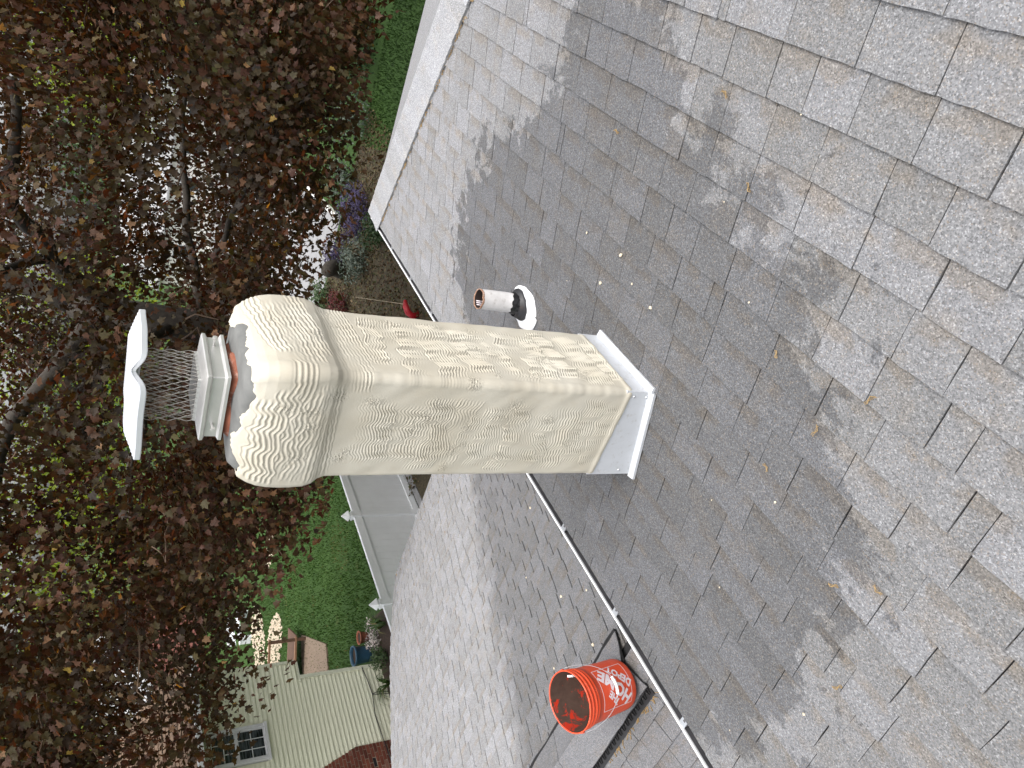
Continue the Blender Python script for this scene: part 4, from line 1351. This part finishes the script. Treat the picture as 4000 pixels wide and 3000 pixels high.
for pos_, axis in (((CXc + .055, CYc - .1015, -.305), 'y'), ((CXc - .1015, CYc + .055, -.305), 'x')):
    R_ = Matrix.Rotation(math.pi/2, 4, 'X') if axis == 'y' else Matrix.Rotation(-math.pi/2, 4, 'Y')
    mb = MB(); mb.lathe([(.003, 0), (.003, .024), (.0065, .0245), (.0065, .030), (.0001, .0305)], 8, M=Matrix.Translation(W(*pos_)) @ R_)
    mb.build('screw', [M['steel']], cap)
# expanded metal sides
mb = MB()
MHALF, z0m, z1m = .0705, -.268, -.128
per_l = 8 * MHALF
def perim(u):
    u = u % per_l
    k = int(u // (2*MHALF)); t = u - k * 2 * MHALF - MHALF
    return [(CXc + t, CYc - MHALF), (CXc + MHALF, CYc + t), (CXc - t, CYc + MHALF), (CXc - MHALF, CYc - t)][k]
ncol, nrow = 32, 6
cw, ch_ = per_l / ncol, (z1m - z0m) / nrow
for c in range(ncol):
    for sgn in (1, -1):
        pts = []
        for r_ in range(nrow * 3 + 1):
            tt_ = r_ / 3
            tri = abs((tt_ % 2) - 1)
            tri = tri * tri * (3 - 2 * tri)
            x_, y_ = perim((c + sgn * .5 * tri) * cw)
            pts.append(W(x_, y_, z0m + ch_ * tt_))
        mb.tube(pts, .00095, 4, caps=False)
mesh_o = mb.build('mesh_screen', [M['mesh_steel']], cap)
# lid: shallow tray with turned-down rim, crushed at the front corner
def lid_mesh():
    n = 41; hl = .1445
    v, f = [], []
    def dent(x, y):
        dx, dy = x + hl, y + hl
        return math.exp(-((dx ** 2 + dy ** 2) / .042 ** 2))
    for i in range(n):
        for j in range(n):
            a, b = -1 + 2 * i / (n-1), -1 + 2 * j / (n-1)
            x, y = a * hl, b * hl
            e_ = max(abs(a), abs(b))
            z_ = -.092 if e_ < .66 else -.092 - .024 * ((e_ - .66) / .34)
            d = dent(x, y)
            crease = d * .018 + .004 * math.exp(-((a - b) * 6) ** 2) * max(0, -(a + b)) * .5
            v.append(W(CXc + x * (1 - .13 * d), CYc + y * (1 - .13 * d), z_ + crease + .0015 * math.sin(a * 5) * math.cos(b * 4)))
    for i in range(n-1):
        for j in range(n-1): f.append((i*n+j, (i+1)*n+j, (i+1)*n+j+1, i*n+j+1))
    # rim
    ring = [i*n for i in range(n)] + [(n-1)*n + j for j in range(1, n)] + [i*n + n-1 for i in range(n-2, -1, -1)] + [j for j in range(n-2, 0, -1)]
    b0 = len(v)
    for drop, inset in ((.003, 1.012), (.015, 1.012), (.017, 1.004), (.012, .985)):
        for k in ring:
            q = v[k]; x, y = (q.x - CXc), (q.y - CYc)
            d = dent(x * 1.0, y * 1.0)
            v.append(Vector((CXc + x * (inset - .04 * d), CYc + y * (inset - .04 * d), q.z - drop * (1 - .55 * d))))
    m = len(ring)
    for k in range(m): f.append((ring[k], b0 + k, b0 + (k+1) % m, ring[(k+1) % m]))
    for l_ in range(3):
        for k in range(m): f.append((b0 + l_*m + k, b0 + (l_+1)*m + k, b0 + (l_+1)*m + (k+1) % m, b0 + l_*m + (k+1) % m))
    return mesh_data('lid', v, f, M['lid_metal'], False)
lid = link('lid', lid_mesh(), cap)
lid['label'] = 'white metal lid with its front corner dented in'
for p_ in lid.data.polygons: p_.use_smooth = False

# ================================================================== VENT PIPE
VX, VY = 2.70, 1.330
vz = roof_z(0, VY)
vp = thing('vent_pipe', 'short white plumbing vent pipe with black rubber collar right of the chimney', 'vent pipe', W(VX, VY, vz))
T0 = Matrix.Translation(W(VX, VY, vz))
mb = MB()
mb.lathe([(.0470, -.02), (.0470, .06), (.0476, .12), (.0470, .205), (.0468, .236)], 40, M=T0)
mb.build('pipe', [M['pipe']], vp, True)
mb = MB()
n = 40; vs, fs = [], []
for r_, z_ in ((.0474, .230), (.0480, .238), (.0465, .2405), (.0438, .238), (.0436, .228)):
    for k in range(n):
        a = 2*math.pi*k/n
        w = .0016 * math.sin(a * 7) + .001 * math.sin(a * 17)
        vs.append(T0 @ Vector((r_ * math.cos(a), r_ * math.sin(a), z_ + w)))
for i in range(4):
    for k in range(n): fs.append((i*n+k, i*n+(k+1) % n, (i+1)*n+(k+1) % n, (i+1)*n+k))
mb.add(vs, fs); mb.build('pipe_rim', [M['rust']], vp, True)
mb = MB(); mb.lathe([(.0435, .236), (.0432, .12), (.043, .02)], 40, M=T0, cap_top=True)
for q in range(3): mb.box((-.0432 + q * .001, -.012 + q * .012, .18), (-.040 + q * .001, -.008 + q * .012, .228), 1, T0 @ Matrix.Rotation(-2.2 + q * .05, 4, 'Z'))
mb.build('bore', [M['bore_dark'], M['print']], vp, True)
NRM = Vector((0, SM, 1)).normalized()
Tt = ROOF.copy(); o_ = ROOF.inverted() @ W(VX, VY, vz)
FLM = ROOF @ Matrix.Translation((o_.x, o_.y, 0))
mb = MB(); mb.lathe([(.0495, .056), (.0530, .054), (.0555, .047), (.058, .040), (.064, .037), (.069, .031), (.0715, .024), (.0765, .022), (.078, .018), (.078, .008)], 44, M=FLM)
mb.build('rubber_collar', [M['rubber']], vp, True)
mb = MB(); rg = random.Random(2)
vs, fs = [], []
for r_, z_ in ((.0476, .075), (.0505, .068), (.054, .055), (.0565, .046), (.058, .042)):
    for k in range(40):
        a = 2*math.pi*k/40
        vs.append(T0 @ Vector(((r_ + rg.uniform(-.0012, .0012)) * math.cos(a), (r_ + rg.uniform(-.0012, .0012)) * math.sin(a), z_ + .006 * math.sin(a * 2 + 1) + rg.uniform(-.003, .003) + .002 * math.sin(a * 9))))
for i in range(4):
    for k in range(40): fs.append((i*40+k, i*40+(k+1) % 40, (i+1)*40+(k+1) % 40, (i+1)*40+k))
mb.add(vs, fs); mb.build('tar_seal', [M['tar']], vp, True)
# white base plate: round-ended apron, domed under the collar
mb = MB()
n = 56; vs, fs = [], []
for sc_, z_ in ((0.30, .012), (.55, .011), (.72, .010), (.9, .008), (1.0, .0065), (1.0, .001)):
    for k in range(n):
        a = 2*math.pi*k/n
        r_ = .108 + .050 * max(0, -math.cos(a - .35)) ** 2
        w = .0025 * math.sin(a * 9) * sc_
        vs.append(FLM @ Vector((r_ * sc_ * math.cos(a) - .012 * sc_, r_ * sc_ * math.sin(a) * 1.0 + .012 * sc_, z_ + w)))
for i in range(5):
    for k in range(n): fs.append((i*n+k, i*n+(k+1) % n, (i+1)*n+(k+1) % n, (i+1)*n+k))
mb.add(vs, fs); bp_ = mb.build('base_plate', [M['white_clean']], vp, True)

# ================================================================== BUCKET
bax = Vector((-.052, -.020, .362)).normalized()
bx = Vector((1, 0, 0)); bx = (bx - bax * bax.dot(bx)).normalized(); by = bax.cross(bx)
bo = W(1.560, 2.845, -2.428)
BM = Matrix(((bx.x, by.x, bax.x, bo.x), (bx.y, by.y, bax.y, bo.y), (bx.z, by.z, bax.z, bo.z), (0, 0, 0, 1))) @ Matrix.Scale(.955, 4)
bucket = thing('bucket', 'orange plastic pail with white store lettering sitting on the lower ridge', 'bucket', mw=BM)
RB, RT, BH = .130, .145, .365
def rad_at(z): return RB + (RT - RB) * z / BH
mb = MB()
prof = [(.0005, .0)] + [(.122, 0.0), (.128, .003), (RB + .001, .012)] + [(rad_at(z), z) for z in (.05, .10, .15, .20, .25, .285)] + \
       [(.1445, .287), (.1450, .290), (.1435, .293), (.1436, .305), (.1480, .307), (.1488, .311), (.1480, .315), (.1452, .317), (.1455, .330), (.1500, .332), (.1508, .337), (.1500, .341), (.1465, .343), (.1470, .356), (.1520, .357), (.1532, .361), (.1520, .366), (.1480, .367), (.1460, .363)]
mb.lathe(prof, 72, M=BM)
shell = mb.build('shell', [M['orange']], bucket, True)
for p_ in shell.data.polygons: pass
mb = MB(); mb.lathe([(.1462, .364), (.1420, .300), (.1275, .03), (.120, .022), (.0005, .020)], 64)
link('inside', mesh_data('inside', mb.v, mb.f, [M['bucket_in']], True), bucket, BM)
# the camera direction round the bucket axis
cd = BM.inverted() @ Vector((0, 0, CZ)); A0 = math.atan2(cd.y, cd.x)
def on_bucket(w, z, off=.0012):      # w metres to the right as seen from outside
    a = A0 + w / rad_at(z)
    r_ = rad_at(z) + off
    return BM @ Vector((r_ * math.cos(a), r_ * math.sin(a), z))
# square outline and slanted lettering, printed flat on the shell
SQ, SZ, SW0 = .106, .148, -.004       # half-size-ish box, centre height, centre offset
mb = MB()
hs = SQ
lw = .0034
def strip_on(w0, z0, w1, z1, n=16):
    d = Vector((w1 - w0, z1 - z0)); d.normalize(); nn = Vector((-d.y, d.x)) * lw / 2
    vs, fs = [], []
    for i in range(n + 1):
        w, z = w0 + (w1-w0) * i / n, z0 + (z1-z0) * i / n
        vs += [on_bucket(w + nn.x, z + nn.y), on_bucket(w - nn.x, z - nn.y)]
    for i in range(n): fs.append((2*i, 2*i+1, 2*i+3, 2*i+2))
    mb.add(vs, fs)
strip_on(SW0 - hs, SZ - hs, SW0 + hs, SZ - hs); strip_on(SW0 + hs, SZ - hs, SW0 + hs, SZ + hs); strip_on(SW0 + hs, SZ + hs, SW0 - hs, SZ + hs); strip_on(SW0 - hs, SZ + hs, SW0 - hs, SZ - hs)
frame_print = mb.build('logo_frame', [M['print']], bucket)
def word(txt, cw_, cz_, size, stretch, name='lettering'):
    cu = bpy.data.curves.new('lettering', 'FONT'); cu.body = txt; cu.size = size; cu.align_x = 'CENTER'; cu.align_y = 'CENTER'
    cu.offset = size * .045; cu.resolution_u = 2; cu.space_character = 1.0
    tmp = bpy.data.objects.new('lettering_tmp', cu)
    COL.objects.link(tmp)
    dg = bpy.context.evaluated_depsgraph_get()
    me = bpy.data.meshes.new_from_object(tmp.evaluated_get(dg))
    bpy.data.objects.remove(tmp)
    bm = bmesh.new(); bm.from_mesh(me)
    bmesh.ops.triangulate(bm, faces=bm.faces[:])
    for _ in range(3):
        long_ = [e for e in bm.edges if e.calc_length() > .012]
        if not long_: break
        bmesh.ops.subdivide_edges(bm, edges=long_, cuts=1)
        bmesh.ops.triangulate(bm, faces=bm.faces[:])
    ang = math.radians(45)
    ca, sa = math.cos(ang), math.sin(ang)
    for v_ in bm.verts:
        x_, y_ = v_.co.x * stretch, v_.co.y
        w, z = cw_ + x_ * ca - y_ * sa, cz_ + x_ * sa + y_ * ca
        v_.co = on_bucket(w, z, .0014)
    bm.to_mesh(me); bm.free()
    me.materials.clear(); me.materials.append(M['print'])
    return link(name, me, bucket)
word('THE', SW0 - .052, SZ + .028, .046, 1.0)
word('HOME', SW0 - .002, SZ - .004, .086, .98)
word('DEPOT', SW0 + .043, SZ - .052, .054, .90)
# bail handle hanging down the front with its white grip
mb = MB()
ear = A0 + math.pi / 2
pts = []
for i in range(25):
    t_ = i / 24
    a = A0 + math.pi * .53 - t_ * math.pi * 1.06
    drop = .335 - .165 * math.sin(math.pi * t_) ** 1.3
    r_ = rad_at(min(drop, .3)) + .014 + .012 * math.sin(math.pi * t_)
    pts.append(BM @ Vector((r_ * math.cos(a), r_ * math.sin(a), drop)))
mb.tube(pts, .0014, 6); hd = mb.build('handle', [M['wire']], bucket, True)
mb = MB(); mb.tube(pts[10:15], .0075, 8); mb.build('grip', [M['white_clean']], hd, True)
for s_ in (1, -1):
    a = A0 + s_ * math.pi * .53
    c = BM @ Vector((.151 * math.cos(a), .151 * math.sin(a), .332))
    mb = MB(); mb.lathe([(.011, -.006), (.011, .006), (.0001, .0065)], 12, M=Matrix.Translation(c) @ BM.to_quaternion().to_matrix().to_4x4() @ Matrix.Rotation(a, 4, 'Z') @ Matrix.Rotation(math.pi/2, 4, 'Y'))
    mb.build('handle_ear', [M['orange']], bucket)
# a white plastic tool end leaning on the inner wall
tl = thing('float_handle', 'white plastic tool handle with a slot, leaning inside the orange pail', 'tool handle', mw=BM)
mb = MB()
aT = A0 + 1.35
TM = BM @ Matrix.Rotation(aT, 4, 'Z') @ Matrix.Translation((.100, 0, .255)) @ Matrix.Rotation(math.radians(8), 4, 'Y')
outer = [(-.010 + .0, -.07), (.010, -.07), (.016, -.055), (.016, .07), (.010, .082), (-.010, .082), (-.016, .07), (-.016, -.055)]
inner_ = [(-.005, .035), (.005, .035), (.007, .042), (.007, .062), (.005, .069), (-.005, .069), (-.007, .062), (-.007, .042)]
TM2 = TM @ Matrix(((0, 0, 1, 0), (1, 0, 0, 0), (0, 1, 0, 0), (0, 0, 0, 1)))
vs = [TM2 @ Vector((a, b, h_)) for h_ in (0, .010) for (a, b) in outer] + [TM2 @ Vector((a, b, h_)) for h_ in (0, .010) for (a, b) in inner_]
fs = []
order_in = [0, 1, 2, 3, 4, 5, 6, 7]
for k in range(8):
    k2 = (k + 1) % 8
    fs.append((k, k2, 8 + k2, 8 + k)); fs.append((16 + k, 24 + k, 24 + k2, 16 + k2))
    fs.append((8 + k, 8 + k2, 24 + k2, 24 + k)); fs.append((k, 16 + k, 16 + k2, k2))
mb.add(vs, fs); mb.build('slotted_grip', [M['white_clean']], tl)
mb = MB(); mb.box((-.013, -.17, .001), (.013, -.068, .009), M=TM2); mb.build('blade', [M['steel']], tl)

# ================================================================== GARDEN THINGS
def plant(name, label, cat, x, y, zc, rad, hgt, n, leaf, mat, tmpl=(OVAL, OVAL_F), group=None, seed=1, tint=(0, 1), up=.6, stem=True):
    rg = np.random.default_rng(seed)
    root = thing(name, label, cat, (x, y, 0), group)
    c = rg.normal(size=(n, 3)); c /= np.linalg.norm(c, axis=1)[:, None]
    c *= (rg.random(n) ** .45)[:, None]
    PP = np.array([x, y, hgt * .5]) + c * np.array([rad, rad, hgt * .5])
    clump = np.sin(PP[:, 0] * 9 + seed) + np.sin(PP[:, 1] * 8 + PP[:, 2] * 7)
    keep = clump > -1.0
    PP = PP[keep]; m = len(PP)
    tt = tint[0] + (tint[1] - tint[0]) * np.clip(rg.normal(.5, .25, m), 0, 1)
    nr = c[keep] + np.array([0, 0, up])
    me = leaf_mesh('foliage', PP, rg.uniform(.6, 1.2, m) * leaf, tmpl[0], tmpl[1], mat, rg, nr, c[keep] * .5 + np.array([0, 0, .3]), tt, .5)
    link('foliage', me, root, None, 'stuff')
    if stem:
        mb = MB()
        for q in range(5):
            a = rg.uniform(0, 6.28)
            mb.tube([(x, y, -.02), (x + rad * .3 * math.cos(a), y + rad * .3 * math.sin(a), hgt * .45)], .012, 5)
        mb.build('stem', [M['bark']], root)
    return root
plant('catmint', 'purple flowering mound just beyond the far roof corner', 'flowers', 19.6, 7.4, 0, .9, .85, 2600, .075, M['purple'], seed=1, group='purple flowers in the garden')
plant('catmint', 'second purple flowering mound, beside the dark stump', 'flowers', 20.6, 9.2, 0, .65, .7, 1500, .07, M['purple'], seed=2, group='purple flowers in the garden', tint=(0, .7))
plant('silver_shrub', 'grey-leaved shrub between the purple flowers and the gutter', 'shrub', 18.6, 8.4, 0, .75, .8, 1500, .08, M['greyleaf'], seed=3)
plant('green_shrub', 'green shrub close to the gutter beyond the roof corner', 'shrub', 17.7, 7.1, 0, .55, .7, 1300, .08, M['shrub'], seed=4)
plant('silver_shrub', 'grey-leaved shrub growing nearest the street', 'shrub', 21.2, 7.0, 0, .7, 1.1, 1500, .09, M['greyleaf'], seed=5)
plant('barberry', 'red-leaved shrub beside the dark stump', 'shrub', 19.2, 10.2, 0, .5, .7, 1000, .07, M['redleaf'], seed=6)
plant('green_shrub', 'loose yellow-green plant just right of the chimney shoulder', 'shrub', 20.9, 11.0, 0, .75, .8, 1300, .09, M['shrub'], seed=7, tint=(.5, 1))
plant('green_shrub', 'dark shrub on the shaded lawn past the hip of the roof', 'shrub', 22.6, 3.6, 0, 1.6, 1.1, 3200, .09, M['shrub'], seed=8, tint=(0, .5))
plant('silver_shrub', 'grey shrub behind the hanging maple leaves above the roof hip', 'shrub', 21.4, 5.2, 0, .9, 1.4, 1500, .09, M['greyleaf'], seed=9)
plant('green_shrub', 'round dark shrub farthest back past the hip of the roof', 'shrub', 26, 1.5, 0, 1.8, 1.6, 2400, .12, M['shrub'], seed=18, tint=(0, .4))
stump = thing('stump', 'dark leaning tree stump among the purple flowers', 'stump', (20.3, 9.5, 0))
mb = MB(); mb.tube([(20.6, 9.75, -.1), (20.3, 9.55, .25), (19.7, 9.3, .6), (19.1, 9.1, .85)], [.30, .27, .24, .20], 10); mb.build('bark', [M['bark']], stump, True)
# red curved tube at the foot of a thin pale pole
marker = thing('garden_pole', 'thin pale pole with a curved red plastic foot near the gutter', 'pole', W(14.45, 7.5, -CZ))
mb = MB(); mb.tube([W(14.3, 7.42, -6.42), W(14.55, 7.53, -5.9), W(14.72, 7.60, -5.32)], .009, 6); mb.build('rod', [M['stone']], marker)
mb = MB(); mb.tube([W(14.22, 7.58, -6.75), W(14.1, 7.62, -6.58), W(14.15, 7.55, -6.45), W(14.28, 7.45, -6.40), W(14.42, 7.40, -6.42)], [.075, .08, .08, .07, .05], 10); mb.build('red_foot', [M['red']], marker, True)
# leaf litter and low growth on the bed
rg = np.random.default_rng(30)
n = 15000
PP = np.stack([rg.uniform(11.5, 21.4, n), rg.uniform(4.8, 11.2, n), rg.uniform(.015, .10, n)], 1)
me = leaf_mesh('ground_cover', PP, rg.uniform(.04, .11, n), OVAL, OVAL_F, M['litter'], rg, np.tile([0, 0, 1.0], (n, 1)), None, rg.random(n), .6)
gc = link('ground_cover', me, None, None, 'stuff'); tag(gc, 'dry brown leaf litter and low weeds on the garden bed', 'leaf litter', kind='stuff')
# grass blades on the lawn in view
n = 52000
gx = np.concatenate([rg.uniform(8.6, 21, n), rg.uniform(16, 24, 15000)]); gy = np.concatenate([rg.uniform(10.9, 28, n), rg.uniform(-1, 5, 15000)])
ok = ~((gx < 11.7) & (gy < 15.7) & (gy > 11.3)) & ~((gx < 10.9) & (gy > 15.5)) & (gx < 21.5)
gx, gy = gx[ok], gy[ok]; m = len(gx)
PP = np.stack([gx, gy, np.zeros(m)], 1)
pt = np.sin(gx * 1.3 + 1) + np.sin(gy * 1.7) + np.sin(gx * .6 - gy * .8)
tt = np.clip(rg.normal(.45, .22, m) + (pt > 1.9) * .4, 0, 1)
tt = np.where(gy < 5.2, tt * .3, tt)  # blades past the hip tinted darker, tree shade put into their colour
tipv = np.stack([rg.normal(size=m) * .5, rg.normal(size=m) * .5, np.ones(m)], 1)
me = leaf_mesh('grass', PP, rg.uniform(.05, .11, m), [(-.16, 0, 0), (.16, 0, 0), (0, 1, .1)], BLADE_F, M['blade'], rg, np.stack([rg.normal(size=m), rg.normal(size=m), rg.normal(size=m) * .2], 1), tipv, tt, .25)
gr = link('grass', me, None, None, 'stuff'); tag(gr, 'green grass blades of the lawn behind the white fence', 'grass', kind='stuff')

# pots and bed plants by the neighbour's wall
def pot(name, label, x, y, r0, r1, h_, mat, rim=.02):
    root = thing(name, label, 'plant pot', (x, y, 0))
    Tm = Matrix.Translation((x, y, .01))
    mb = MB(); mb.lathe([(.0005, 0), (r0, 0), (r0 + (r1-r0) * .5, h_ * .45), (r1 - .005, h_ * .9), (r1 + rim, h_ * .92), (r1 + rim, h_), (r1, h_), (r1 - .02, h_ * .92), (r1 - .02, h_ * .86)], 28, M=Tm)
    mb.build('body', [mat], root, True)
    mb = MB(); mb.lathe([(.0005, h_ * .87), (r1 - .019, h_ * .865)], 28, M=Tm); mb.build('soil', [M['mulch']], root)
    return root
pot('flower_pot', 'big blue glazed pot at the corner of the clapboard house', 10.78, 15.75, .17, .235, .56, M['blue_pot'])
pot('flower_pot', 'terracotta pot leaning beside the big blue one', 11.30, 15.75, .10, .16, .28, M['terracotta'])
plant('white_flowers', 'white flowers beside the terracotta pot', 'flowers', 11.05, 15.05, 0, .28, .35, 260, .06, M['whiteflower'], seed=11)
plant('white_flowers', 'white and pink flowers in front of the blue pot', 'flowers', 10.72, 15.20, 0, .25, .38, 240, .06, M['whiteflower'], seed=12)
plant('green_shrub', 'bright green plant at the end of the mulch bed by the wing roof', 'shrub', 10.15, 15.05, 0, .30, .50, 620, .07, M['shrub'], seed=13, tint=(.5, 1))
def spiky(label, x, y, n, L, seed, mat):
    rg = np.random.default_rng(seed)
    root = thing('daylily', label, 'plant', (x, y, 0), 'strappy plants in the mulch bed')
    mb = MB()
    for i in range(n):
        a = rg.uniform(0, 6.28); l_ = L * rg.uniform(.7, 1.1); w = .018
        d = Vector((math.cos(a), math.sin(a), 0)); s_ = Vector((-d.y, d.x, 0)) * w
        pts = [Vector((x, y, 0)) + d * .02, Vector((x, y, 0)) + d * l_ * .35 + Vector((0, 0, l_ * .6)), Vector((x, y, 0)) + d * l_ * .75 + Vector((0, 0, l_ * .62)), Vector((x, y, 0)) + d * l_ * 1.0 + Vector((0, 0, l_ * .35))]
        vs = []
        for q, p_ in enumerate(pts): vs += [p_ - s_ * (1 - q / 3.2), p_ + s_ * (1 - q / 3.2)]
        mb.add(vs, [(0, 1, 3, 2), (2, 3, 5, 4), (4, 5, 7, 6)])
    me = mesh_data('leaves', mb.v, mb.f, mat, True)
    at = me.attributes.new('tint', 'FLOAT', 'POINT'); at.data.foreach_set('value', np.repeat(rg.random(n), 8).astype(np.float32))
    link('leaves', me, root, None, 'stuff')
spiky('strappy green plant at the end of the mulch bed near the fence', 10.75, 14.55, 60, .55, 14, M['blade'])
spiky('strappy green plant against the clapboard wall', 9.55, 15.25, 40, .5, 15, M['blade'])
rk = thing('rock', 'smooth pale stone in the mulch by the fence end', 'rock', (10.3, 14.1, 0))
bm = bmesh.new(); bmesh.ops.create_icosphere(bm, subdivisions=2, radius=.1)
for v_ in bm.verts: v_.co = Vector((v_.co.x * 1.4, v_.co.y, v_.co.z * .7)) * random.uniform(.94, 1.06)
me = bpy.data.meshes.new('stone'); bm.to_mesh(me); bm.free(); me.materials.append(M['stone']); me.polygons.foreach_set('use_smooth', [True] * len(me.polygons))
link('stone', me, rk, Matrix.Translation((10.3, 14.1, .05)))
# deck beside the neighbour's house
dk = thing('deck', 'low brown wooden deck with railings behind the corner of the clapboard house', 'deck', (14.5, 22, 0))
Md = Matrix.Translation((14.35, 21.6, 0)) @ Matrix.Rotation(math.radians(128), 4, 'Z')
for i in range(7):
    mb = MB(); mb.box((-1.3, -.02 - i * .16 - .15, .30), (1.6, -.02 - i * .16 - .01, .34), M=Md); mb.build('plank', [M['deckwood']], dk)
for x_ in (-1.25, .1, 1.5):
    mb = MB(); mb.box((x_, 0, 0), (x_ + .09, .09, 1.25), M=Md); mb.build('post', [M['deckwood']], dk)
for z_ in (.34, 1.18):
    mb = MB(); mb.box((-1.3, .0, z_), (1.6, .10, z_ + .06), M=Md); mb.build('rail', [M['deckrail']], dk)
# pale stone patches
rg = np.random.default_rng(44)
sv = []
mb = MB()
for (cx_, cy_, rx, ry, n_) in ((17.7, 24.3, .9, 1.3, 420), (19.6, 26.6, 1.6, 1.1, 360), (21.0, 22.6, .6, 1.2, 160)):
    for i in range(n_):
        a = rg.uniform(0, 6.28); r_ = math.sqrt(rg.random())
        x, y = cx_ + rx * r_ * math.cos(a), cy_ + ry * r_ * math.sin(a)
        s_ = rg.uniform(.04, .09); z = rg.uniform(0, .05)
        mb.add([(x - s_, y, z), (x, y - s_ * .8, z), (x + s_, y, z), (x, y + s_ * .8, z), (x, y, z + s_ * .8)], [(0, 1, 4), (1, 2, 4), (2, 3, 4), (3, 0, 4)])
gv_ = mb.build('gravel', [M['stone']], kind='stuff'); tag(gv_, 'cream stone chips spread in patches on the far lawn', 'stone chips', kind='stuff')
bench = thing('garden_bench', 'white garden bench frame glimpsed under the maple leaves', 'bench', (21.3, 27.8, 0))
for nm, a, b in (('seat', (20.6, 27.6, .42), (22.1, 28.1, .47)), ('backrest', (20.6, 28.06, .6), (22.1, 28.12, .95)), ('leg', (20.62, 27.62, 0), (20.7, 28.1, .42)), ('leg', (22.0, 27.62, 0), (22.08, 28.1, .42))):
    mb = MB(); mb.box(a, b); mb.build(nm, [M['white_clean']], bench)

# ================================================================== CRUMBS AND CATKINS ON THE ROOFS
rnd = random.Random(77)
def roof_local(x, y): return ROOF @ Vector((x, (y - EAVE_Y) * SLM, .004))
crumb_me = []
for q in range(4):
    bm = bmesh.new(); bmesh.ops.create_icosphere(bm, subdivisions=1, radius=1)
    for v_ in bm.verts: v_.co = Vector((v_.co.x * rnd.uniform(.7, 1.2), v_.co.y * rnd.uniform(.5, 1), v_.co.z * .45))
    me = bpy.data.meshes.new('plaster_crumb'); bm.to_mesh(me); bm.free(); me.materials.append(M['crumb']); crumb_me.append(me)
spots = [(1.50, .35), (1.30, .55), (1.85, .78), (1.95, .72), (1.72, .80), (2.05, .88), (2.3, 1.0), (2.2, .75), (.98, 1.0), (1.05, 1.45), (.62, 1.5), (1.95, .30), (1.32, .07), (.8, 1.9), (1.2, 1.2), (2.4, 1.45)]
for i, (x, y) in enumerate(spots):
    s_ = rnd.choice((.003, .004, .005, .006, .009))
    o = link('plaster_crumb', crumb_me[i % 4], None, Matrix.Translation(roof_local(x, y)) @ Matrix.Rotation(rnd.uniform(0, 6), 4, 'Z') @ Matrix.Scale(s_, 4))
    tag(o, 'small pale crumb of dropped stucco lying on the grey shingles', 'crumb', 'stucco crumbs on the roof')
for i, (x, y) in enumerate([(1.9, 3.0), (2.1, 3.5), (2.4, 3.2), (2.9, 3.6), (3.3, 3.3), (2.2, 2.9)]):
    s_ = rnd.choice((.006, .009, .013))
    o = link('plaster_crumb', crumb_me[i % 4], None, Matrix.Translation(WINGF @ Vector((-y, (x - RIDGE_X) * SLG, .006))) @ Matrix.Rotation(rnd.uniform(0, 6), 4, 'Z') @ Matrix.Scale(s_, 4))
    tag(o, 'small pale crumb of stucco fallen onto the lower roof', 'crumb', 'stucco crumbs on the lower roof')
for i in range(10):
    x, y = [(1.15, .62), (.95, .72), (1.05, .93), (.72, 1.05), (.85, .55), (1.6, .1), (1.42, .28), (2.1, .35), (.62, .95), (.58, 1.3), (3.0, 1.35), (3.3, 1.2), (2.5, .15), (.5, 1.6), (2.9, .5), (1.02, 1.02)][i]
    a = rnd.uniform(0, 6.28); L = rnd.uniform(.022, .038)
    pts = [Vector((L * (q / 5 - .5), .006 * math.sin(q * 1.3 + i), .004)) for q in range(6)]
    mb = MB(); mb.tube(pts, [.0006, .0012, .0015, .0014, .0012, .0006], 5)
    for q in range(8): mb.box((L * (q / 8 - .5), -.0025, .002), (L * (q / 8 - .5) + .0012, .0025 * rnd.uniform(.5, 1), .004))
    me = mesh_data('dry_catkin', mb.v, mb.f, M['catkin'])
    o = link('dry_catkin', me, None, Matrix.Translation(roof_local(x, y)) @ Matrix.Rotation(a, 4, 'Z'))
    tag(o, 'thin tan dry catkin lying on the grey shingles', 'catkin', 'dry catkins on the roof')
# tan litter caught along the ridge vent, the hip cap and the rake edge
mb = MB()
for i in range(260):
    k = i % 3
    if k == 0: p = on_slope(-1, rnd.uniform(2.7, 4.2), WV + .012 + abs(rnd.gauss(0, .012)), .004)
    elif k == 1:
        y = rnd.uniform(.1, 2.1); p = roof_local(y + HIP - .225 + rnd.gauss(0, .006) - .01, y + .05)
    else:
        s_ = SF - rnd.random() ** 2 * 1.2; p = WINGF @ Vector((-rnd.uniform(2.8, 7.2), s_, .004))
    M_ = Matrix.Translation(p) @ Matrix.Rotation(rnd.uniform(0, 6.28), 4, 'Z')
    L = rnd.uniform(.006, .018)
    mb.box((-L, -.0016, -.001), (L, .0016, .003), M=M_)
lt = mb.build('litter', [M['catkin']], kind='stuff'); tag(lt, 'tan plant litter caught along the ridge vent and hip cap edges', 'litter', kind='stuff')
